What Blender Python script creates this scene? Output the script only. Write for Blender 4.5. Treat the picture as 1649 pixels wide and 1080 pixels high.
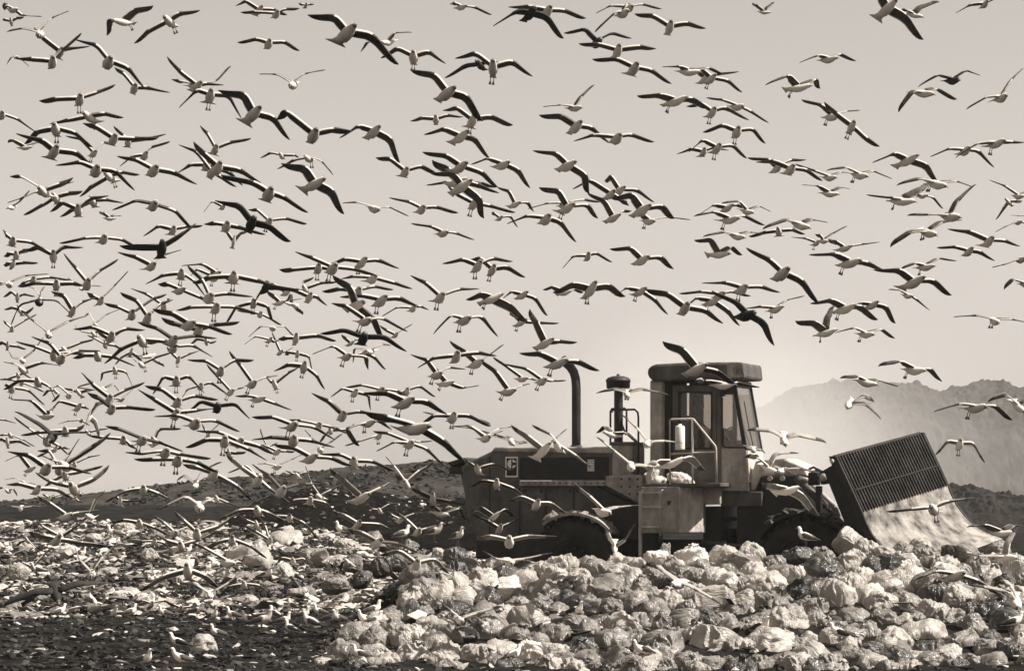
import bpy, bmesh, math, random
from mathutils import Vector, Matrix, noise
from math import radians as R, pi, sin, cos, sqrt
random.seed(7)
for o in list(bpy.data.objects): bpy.data.objects.remove(o)
S = bpy.context.scene
COL = S.collection

# ---------------- camera, sky, sun, exposure ----------------
F = 5400.0          # focal length in photograph pixels (photo 1649 px wide)
EYE = 2.6           # eye height; horizon sits at photo row 800
cd = bpy.data.cameras.new('camera'); cam = bpy.data.objects.new('camera', cd); COL.objects.link(cam)
cam.location = (0, 0, EYE); cam.rotation_euler = (R(90), 0, 0)
cd.sensor_width = 36; cd.lens = 36 * F / 1649; cd.shift_y = 260 / 1649
cd.clip_start = 0.5; cd.clip_end = 8000
S.camera = cam
SUN_EL, SUN_AZ = 52, 98     # azimuth measured clockwise from +Y (the view direction)
W = bpy.data.worlds.new('World'); S.world = W; W.use_nodes = True
nt = W.node_tree; nt.nodes.clear()
sky = nt.nodes.new('ShaderNodeTexSky'); sky.sky_type = 'NISHITA'; sky.sun_disc = False
sky.sun_elevation = R(SUN_EL); sky.sun_rotation = R(SUN_AZ); sky.dust_density = 1; sky.ozone_density = 1; sky.air_density = 1
bw = nt.nodes.new('ShaderNodeRGBToBW')
tint = nt.nodes.new('ShaderNodeMixRGB'); tint.blend_type = 'MULTIPLY'; tint.inputs[0].default_value = 1
tint.inputs[2].default_value = (1, .925, .85, 1)
bg = nt.nodes.new('ShaderNodeBackground'); bg.inputs[1].default_value = 0.088
wo = nt.nodes.new('ShaderNodeOutputWorld')
nt.links.new(sky.outputs[0], bw.inputs[0]); nt.links.new(bw.outputs[0], tint.inputs[1])
nt.links.new(tint.outputs[0], bg.inputs[0]); nt.links.new(bg.outputs[0], wo.inputs[0])
sd = bpy.data.lights.new('sun', 'SUN'); sun = bpy.data.objects.new('sun', sd); COL.objects.link(sun)
sd.energy = 4.9; sd.angle = R(0.6); sd.color = (1, .95, .89)
sdir = Vector((sin(R(SUN_AZ)) * cos(R(SUN_EL)), cos(R(SUN_AZ)) * cos(R(SUN_EL)), sin(R(SUN_EL))))
sun.rotation_euler = sdir.to_track_quat('Z', 'Y').to_euler()
S.view_settings.view_transform = 'Standard'; S.view_settings.look = 'None'
S.view_settings.exposure = 0.72; S.view_settings.gamma = 1
S.render.engine = 'CYCLES'
S.cycles.max_bounces = 6; S.cycles.volume_bounces = 2; S.cycles.transparent_max_bounces = 12

HAZE = .0002
# ---------------- helpers ----------------
TINT = (1.0, .915, .815)
def W3(px, py, y): return Vector(((px - 824.5) / F * y, y, EYE - (py - 800) / F * y))
def mat(name, v, rough=.8, var=.35, scale=6, bump=.2, bscale=20, metal=0, spec=.4, detail=6, vary2=None):
    m = bpy.data.materials.new(name); m.use_nodes = True
    n = m.node_tree; b = n.nodes['Principled BSDF']
    b.inputs['Roughness'].default_value = rough; b.inputs['Metallic'].default_value = metal
    b.inputs['Specular IOR Level'].default_value = spec
    tc = n.nodes.new('ShaderNodeTexCoord')
    nz = n.nodes.new('ShaderNodeTexNoise'); nz.inputs['Scale'].default_value = scale; nz.inputs['Detail'].default_value = detail
    nz.inputs['Roughness'].default_value = .62
    n.links.new(tc.outputs['Object'], nz.inputs['Vector'])
    cr = n.nodes.new('ShaderNodeValToRGB')
    lo, hi = v * (1 - var), v * (1 + var)
    if vary2: lo, hi = vary2
    cr.color_ramp.elements[0].position = .36; cr.color_ramp.elements[1].position = .64
    cr.color_ramp.elements[0].color = (lo * TINT[0], lo * TINT[1], lo * TINT[2], 1)
    cr.color_ramp.elements[1].color = (hi * TINT[0], hi * TINT[1], hi * TINT[2], 1)
    n.links.new(nz.outputs['Fac'], cr.inputs['Fac']); n.links.new(cr.outputs[0], b.inputs['Base Color'])
    if bump:
        nb = n.nodes.new('ShaderNodeTexNoise'); nb.inputs['Scale'].default_value = bscale; nb.inputs['Detail'].default_value = 5
        bp = n.nodes.new('ShaderNodeBump'); bp.inputs['Strength'].default_value = bump; bp.inputs['Distance'].default_value = .05
        n.links.new(tc.outputs['Object'], nb.inputs['Vector'])
        n.links.new(nb.outputs['Fac'], bp.inputs['Height']); n.links.new(bp.outputs[0], b.inputs['Normal'])
    return m
def mesh_obj(name, verts, faces, mats, parent=None, mi=None, smooth=False):
    me = bpy.data.meshes.new(name); me.from_pydata([tuple(v) for v in verts], [], faces)
    for m in (mats if isinstance(mats, (list, tuple)) else [mats]): me.materials.append(m)
    if mi: me.polygons.foreach_set('material_index', mi)
    if smooth: me.polygons.foreach_set('use_smooth', [True] * len(faces))
    me.update()
    o = bpy.data.objects.new(name, me); COL.objects.link(o)
    if parent: o.parent = parent
    return o
def tag(o, label=None, cat=None, group=None, kind=None):
    if label: o['label'] = label
    if cat: o['category'] = cat
    if group: o['group'] = group
    if kind: o['kind'] = kind
    return o
def interp(t, tab):
    if t <= tab[0][0]: return tab[0][1]
    for (a, va), (b, vb) in zip(tab, tab[1:]):
        if t <= b: return va + (vb - va) * (t - a) / (b - a)
    return tab[-1][1]
def fbm(x, y, z=0., o=4):
    return noise.fractal(Vector((x, y, z)), 1.0, 2.0, o)
class MB:
    def __init__(s): s.v = []; s.f = []; s.m = []
    def add(s, vs, fs, m=0):
        b = len(s.v); s.v += [tuple(v) for v in vs]; s.f += [tuple(b + i for i in f) for f in fs]; s.m += [m] * len(fs)
    def prism(s, poly, v0, v1, m=0):
        """poly: (x,z) points; extruded along y from v0 to v1"""
        n = len(poly)
        a = sum(poly[i][0] * poly[(i + 1) % n][1] - poly[(i + 1) % n][0] * poly[i][1] for i in range(n))
        if a < 0: poly = poly[::-1]
        vs = [(x, v0, z) for x, z in poly] + [(x, v1, z) for x, z in poly]
        fs = [tuple(range(n)), tuple(range(2 * n - 1, n - 1, -1))]
        fs += [(i + n, (i + 1) % n + n, (i + 1) % n, i) for i in range(n)]
        s.add(vs, fs, m)
    def box(s, x0, x1, y0, y1, z0, z1, m=0):
        s.prism([(x0, z0), (x1, z0), (x1, z1), (x0, z1)], y0, y1, m)
    def tube(s, pts, r, n=8, m=0, cap=True):
        pts = [Vector(p) for p in pts]; rs = r if isinstance(r, (list, tuple)) else [r] * len(pts)
        vs = []; prev = None
        for i, p in enumerate(pts):
            t = (pts[min(i + 1, len(pts) - 1)] - pts[max(i - 1, 0)]).normalized()
            if prev is None:
                a = t.orthogonal().normalized()
            else:
                a = (prev - prev.dot(t) * t).normalized()
            prev = a; b = t.cross(a)
            for k in range(n):
                q = 2 * pi * k / n; vs.append(p + (a * cos(q) + b * sin(q)) * rs[i])
        fs = [(i * n + k, i * n + (k + 1) % n, (i + 1) * n + (k + 1) % n, (i + 1) * n + k) for i in range(len(pts) - 1) for k in range(n)]
        if cap: fs += [tuple(range(n - 1, -1, -1)), tuple((len(pts) - 1) * n + k for k in range(n))]
        s.add(vs, fs, m)
    def lathe(s, prof, c, axis='y', n=32, m=0):
        """prof: (radius, offset along axis)"""
        vs = []
        for r, h in prof:
            for k in range(n):
                q = 2 * pi * k / n
                if axis == 'y': vs.append((c[0] + r * cos(q), c[1] + h, c[2] + r * sin(q)))
                else: vs.append((c[0] + r * cos(q), c[1] + r * sin(q), c[2] + h))
        fs = [(i * n + k, i * n + (k + 1) % n, (i + 1) * n + (k + 1) % n, (i + 1) * n + k) for i in range(len(prof) - 1) for k in range(n)]
        s.add(vs, fs, m)
    def build(s, name, mats, parent=None, smooth=False, bevel=0):
        o = mesh_obj(name, s.v, s.f, mats, parent, s.m, smooth)
        bm = bmesh.new(); bm.from_mesh(o.data); bmesh.ops.recalc_face_normals(bm, faces=bm.faces); bm.to_mesh(o.data); bm.free()
        if bevel:
            b = o.modifiers.new('bevel', 'BEVEL'); b.width = bevel; b.segments = 2; b.limit_method = 'ANGLE'; b.angle_limit = R(40)
        return o
def empty(name, loc=(0, 0, 0), rz=0):
    o = bpy.data.objects.new(name, None); COL.objects.link(o); o.location = loc; o.rotation_euler = (0, 0, rz)
    o.empty_display_size = .3; return o

# ---------------- ground ----------------
LEFT = [(5, .1), (40, .1), (48, .11), (55, .105), (62, .19), (68, .27), (75, .56), (85, .85), (97, 1.25), (110, 1.68), (125, 2.1), (150, 2.3), (200, 1.4), (1600, 0)]
RIGHT = [(5, 0), (46, -.15), (48, .0), (50, .13), (53, .72), (56, 1.22), (57.5, 1.38), (58.6, 1.15), (60.0, .62), (63, .55), (80, .6), (110, .9), (150, .9), (200, .6), (1600, 0)]
def ground_z(x, y, rough=True):
    px = 824.5 + F * x / max(y, 1)
    t = min(1, max(0, (px - (500 + 3.2 * max(0, 60 - y) )) / 170)); t = t * t * (3 - 2 * t)
    # the pile front reaches further left at its foot
    z = interp(y, LEFT) * (1 - t) + interp(y, RIGHT) * t
    if rough and y < 400:
        a = .05 if y < 66 else .11
        if y < 68: z += .035 * fbm(x * .18, y * 1.5, 2) + .02 * fbm(x * .9, y * 2.2, 5)
        z += a * fbm(x * .5, y * .35, 3.3) + .04 * fbm(x * 2.1, y * 1.4, 9.1)
    return z
def ray_ground(px, py):
    y = 36.
    while y < 160:
        if (EYE - (py - 800) / F * y) < ground_z((px - 824.5) / F * y, y, False): return y
        y += .5
    return 400.
M_soil = mat('dark_soil', .05, .95, scale=1.6, bump=.9, bscale=5, vary2=(.004, .022), detail=10, spec=.05)
vs = []; fs = []
ys = [5, 15, 25, 34]; y = 36.
while y < 130: ys.append(y); y += .22 if y < 70 else .6
while y < 1500: ys.append(y); y *= 1.06
ys.append(1500)
NX = 190
for y in ys:
    hw = max(14, y * 1500 / F) if y < 150 else y * (.278 + .5 * min(1, (y - 150) / 300))
    for i in range(NX + 1):
        x = hw * (2 * i / NX - 1); vs.append((x, y, ground_z(x, y)))
for j in range(len(ys) - 1):
    for i in range(NX):
        a = j * (NX + 1) + i; fs.append((a, a + 1, a + NX + 2, a + NX + 1))
tag(mesh_obj('ground', vs, fs, M_soil, smooth=True), kind='structure')

# ---------------- embankment behind the flock ----------------
M_bank = mat('bank_earth', .2, .95, scale=.5, bump=.8, bscale=2.5, vary2=(.016, .06), detail=12, spec=.05)
RIDGE = [(-900, 835), (-300, 822), (0, 807), (60, 803), (170, 792), (260, 780), (340, 771), (450, 764), (560, 752), (640, 747), (700, 741), (760, 752), (860, 775), (1000, 800), (1300, 830)]
vs = []; fs = []; prof = [(126, 0), (130, .06), (134, .2), (138, .42), (142, .66), (146, .86), (150, 1), (154, .96), (162, .5), (172, -.1)]
NXB = 260
for d, h in prof:
    for i in range(NXB + 1):
        px = -900 + 2200 * i / NXB
        top = EYE - (interp(px, RIDGE) - 800) / F * 150; x = (px - 824.5) / F * 150
        lo = 1.3; z = lo + (top - lo) * h + (.05 + .22 * (0 < h < 1)) * fbm(x * .6, d * .3, 1.2) + .05 * fbm(x * 3, d, 4)
        vs.append((x, d + .8 * fbm(x * .3, d * .2), z))
for j in range(len(prof) - 1):
    for i in range(NXB):
        a = j * (NXB + 1) + i; fs.append((a, a + 1, a + NXB + 2, a + NXB + 1))
tag(mesh_obj('embankment', vs, fs, M_bank, smooth=True), kind='structure')
# freshly tipped black earth in front of it
M_black = mat('black_earth', .02, .95, scale=2, bump=1, bscale=6, vary2=(.002, .010), detail=10, spec=.03)
vs = []; fs = []; NA, NB = 120, 26
TOPM = [(330, 858), (400, 818), (450, 795), (520, 786), (600, 792), (660, 802), (720, 812), (780, 800), (840, 818), (900, 860)]
for j in range(NB + 1):
    d = 106 + 14 * j / NB; h = sin(pi * min(1, j / NB)) ** .6
    for i in range(NA + 1):
        px = 320 + 590 * i / NA; x = (px - 824.5) / F * 113
        top = EYE - (interp(px, TOPM) - 800) / F * 113; lo = 1.0
        z = lo + (top - lo) * h + .16 * h * fbm(x * .8, d * .7, 8) + .07 * h * fbm(x * 3.5, d * 2, 2)
        vs.append((x, d, z))
for j in range(NB):
    for i in range(NA):
        a = j * (NA + 1) + i; fs.append((a, a + 1, a + NA + 2, a + NA + 1))
tag(mesh_obj('earth_mound', vs, fs, M_black), kind='structure')

# ---------------- wooded hills on the right ----------------
def hills(name, d, ridge, base_py, depth, m, lump, px0, px1, n):
    vs = []; fs = []; rows = 90
    for j in range(rows + 1):
        q = j / rows; dd = d - depth / 2 + depth * q; h = sin(pi * q) ** .7
        for i in range(n + 1):
            px = px0 + (px1 - px0) * i / n; x = (px - 824.5) / F * d
            top = EYE - (interp(px, ridge) - 800) / F * d
            z = -1.5 + (top + 1.5) * h
            k = d / 650
            zz = z * 1.0
            z += h * lump * (.7 * noise.noise(Vector((x * .09 / k, q * 6, 2))) + 1.5 * abs(noise.noise(Vector((x * .30 / k, q * 20, 7)))) + .9 * abs(noise.noise(Vector((x * .8 / k, q * 50, 7)))) - .6)
            vs.append((x, dd - lump * 2 * abs(noise.noise(Vector((x * .2 / k, q * 14, 1)))) - lump * 1.6 * abs(noise.noise(Vector((x * .6 / k, q * 40, 3)))), z))
    for j in range(rows):
        for i in range(n):
            a = j * (n + 1) + i; fs.append((a, a + 1, a + n + 2, a + n + 1))
    return tag(mesh_obj(name, vs, fs, m), kind='structure')
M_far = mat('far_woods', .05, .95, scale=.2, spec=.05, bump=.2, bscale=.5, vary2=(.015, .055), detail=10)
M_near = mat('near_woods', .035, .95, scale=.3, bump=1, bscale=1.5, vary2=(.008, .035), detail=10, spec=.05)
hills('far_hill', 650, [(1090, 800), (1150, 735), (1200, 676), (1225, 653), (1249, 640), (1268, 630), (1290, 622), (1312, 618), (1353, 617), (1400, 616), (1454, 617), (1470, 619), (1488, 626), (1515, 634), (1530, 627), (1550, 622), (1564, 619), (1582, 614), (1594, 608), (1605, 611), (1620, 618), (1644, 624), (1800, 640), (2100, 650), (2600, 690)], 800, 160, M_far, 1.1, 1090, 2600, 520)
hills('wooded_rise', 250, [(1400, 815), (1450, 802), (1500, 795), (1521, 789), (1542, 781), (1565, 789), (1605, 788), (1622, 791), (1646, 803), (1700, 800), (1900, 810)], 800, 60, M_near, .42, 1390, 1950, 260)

# ---------------- gulls ----------------
M_white = mat('feather_white', .64, .75, var=.06, scale=9, bump=.15, bscale=40)
M_grey = mat('feather_grey', .10, .8, var=.25, scale=9, bump=.2, bscale=40)
M_tip = mat('feather_black', .02, .7, var=.4, scale=9, bump=.1, bscale=40)
M_bill = mat('bill_and_feet', .16, .5, var=.2, scale=9, bump=0)
M_brown = mat('feather_brown', .022, .85, var=.35, scale=12, bump=.2, bscale=40)
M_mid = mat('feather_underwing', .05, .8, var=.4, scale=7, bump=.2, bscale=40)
M_pale = mat('feather_pale', .34, .8, var=.2, scale=9, bump=.2, bscale=40)
M_soft = mat('feather_soft', .22, .8, var=.3, scale=7, bump=.2, bscale=40)
M_bright = mat('feather_bright', .82, .75, var=.05, scale=9, bump=.1, bscale=40)
GL = [M_bright, M_pale, M_mid, M_bill, M_soft]  # brighter copy of the feathers, extra light put into low gulls' colour
GM = [M_white, M_grey, M_tip, M_bill, M_mid]; GD = [M_brown, M_brown, M_tip, M_bill, M_brown]
def loft(mb, pts, rw, rh, up, m, n=8, caps=True):
    vs = []
    for i, p in enumerate(pts):
        t = (pts[min(i + 1, len(pts) - 1)] - pts[max(i - 1, 0)]).normalized()
        s = t.cross(up).normalized(); u = s.cross(t)
        for k in range(n):
            q = 2 * pi * k / n; vs.append(p + s * cos(q) * rw[i] + u * sin(q) * rh[i])
    b = len(mb.v); mb.v += [tuple(v) for v in vs]
    for i in range(len(pts) - 1):
        for k in range(n):
            mb.f.append((b + i * n + k, b + i * n + (k + 1) % n, b + (i + 1) * n + (k + 1) % n, b + (i + 1) * n + k)); mb.m.append(m[i])
    if caps:
        mb.f.append(tuple(b + k for k in range(n - 1, -1, -1))); mb.m.append(m[0])
        mb.f.append(tuple(b + (len(pts) - 1) * n + k for k in range(n))); mb.m.append(m[-1])
def wing(mb, P0, P1, P2, f, sc, rnd):
    """feathered wing surface from shoulder P0 over the wrist P1 to the tip P2; f = the bird's forward direction"""
    st = []; le = rnd.uniform(.292, .32); cw = rnd.uniform(.68, .96); tw = rnd.uniform(-.35, .35)
    A = P0.lerp(P1, .72); B = P1.lerp(P2, .24)
    for t in (0, .3, .62): st.append((P0.lerp(A, t / .62 * .999) if t else P0, t))
    for t in (.25, .5, .75, 1):
        st.append(((1 - t) ** 2 * A + 2 * t * (1 - t) * P1 + t * t * B, 1))
    for t in (.25, .5, .72, .88, 1): st.append((B.lerp(P2, t), 1 + t))
    n = len(st); pts = [p for p, _ in st]
    chord = [.185, .19, .185, .18, .172, .165, .155, .145, .13, .105, .07, .018]
    prev = None; ring = []
    for i, p in enumerate(pts):
        T = (pts[min(i + 1, n - 1)] - pts[max(i - 1, 0)]).normalized()
        C = f - f.dot(T) * T
        if C.length < .25 and prev is not None: C = prev - prev.dot(T) * T
        if C.length < 1e-3: C = T.orthogonal()
        C.normalize(); prev = C
        if i > 5: C = (C + T.cross(C) * tw * (i - 5) / 6).normalized()
        N = T.cross(C)
        if N.z < 0: N = -N
        c = chord[i] * sc * cw * .95; th = (.017 if i < 6 else .010) * sc
        if i == n - 1: th *= .4
        sw = -.10 * c * max(0, i - 6)   # hand feathers trail back
        cam = .05 * c
        ring.append([p + C * (.33 * c + sw), p + C * (le * c + sw) + N * (th + cam), p + C * (-.55 * c + sw) + N * (th * .35 + cam * .4), p + C * (-.67 * c + sw) - N * cam * .3,
                     p + C * (-.55 * c + sw) - N * th * .2, p + C * (le * c + sw) - N * (th * .6 - cam)])
    b = len(mb.v); mb.v += [tuple(v) for r in ring for v in r]
    for i in range(n - 1):
        for k in range(6):
            mb.f.append((b + i * 6 + k, b + i * 6 + (k + 1) % 6, b + (i + 1) * 6 + (k + 1) % 6, b + (i + 1) * 6 + k))
            black = i >= 8
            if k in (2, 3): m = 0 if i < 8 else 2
            elif k in (0, 5): m = 0 if i < 4 else 4 if i < 8 else 2  # white strip on the inner leading edge paints in a sunlit rim
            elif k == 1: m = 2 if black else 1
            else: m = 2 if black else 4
            mb.m.append(m)
    mb.f.append(tuple(b + k for k in range(5, -1, -1))); mb.m.append(0)
    mb.f.append(tuple(b + (n - 1) * 6 + k for k in range(6))); mb.m.append(2)
def gull_mesh(mb, C, tips, wrists, f, up, sc, feet, rnd):
    side = f.cross(up).normalized()
    # body, neck, head and bill in one loft, tail fan behind
    s = [-.25, -.19, -.12, -.04, .04, .10, .145, .18, .205, .228, .243, .262, .285]
    g = rnd.uniform(.80, .98); fan = rnd.choice((.8, 1, 1, 1.5, 2.0))
    rw = [.068 * fan, .048 * (fan + 1) / 2, .058 * g, .076 * g, .079 * g, .068 * g, .052, .043, .040, .032, .014, .010, .003]
    rh = [.005, .016, .048 * g, .074 * g, .079 * g, .068 * g, .052, .043, .040, .032, .012, .010, .003]
    dz = [.0, .0, -.006, -.014, -.012, -.002, .010, .016, .019, .016, .010, .006, -.004]
    loft(mb, [C + f * (a * sc) + up * (d * sc) for a, d in zip(s, dz)], [a * sc for a in rw], [a * sc for a in rh], up, [0] * 9 + [3] * 4)
    for sg, T, Wr in ((-1, tips[0], wrists[0]), (1, tips[1], wrists[1])):
        d = (Wr - C).normalized()
        wing(mb, C + f * .03 * sc + up * .022 * sc + d * .03 * sc, Wr, T, f, sc, rnd)
    if feet:
        for sg in (-1, 1):
            a = C - f * .09 * sc - up * .04 * sc + side * sg * .022 * sc
            k = a + (-up * .62 - f * .75) *   .05 * sc; e = k + (-up - f * .2).normalized() * .045 * sc
            mb.tube([a, k, e], [.011 * sc, .006 * sc, .006 * sc], 5, 3)
            mb.tube([e, e + (-up - f * .5).normalized() * .045 * sc], [.012 * sc, .022 * sc], 5, 3)
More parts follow.
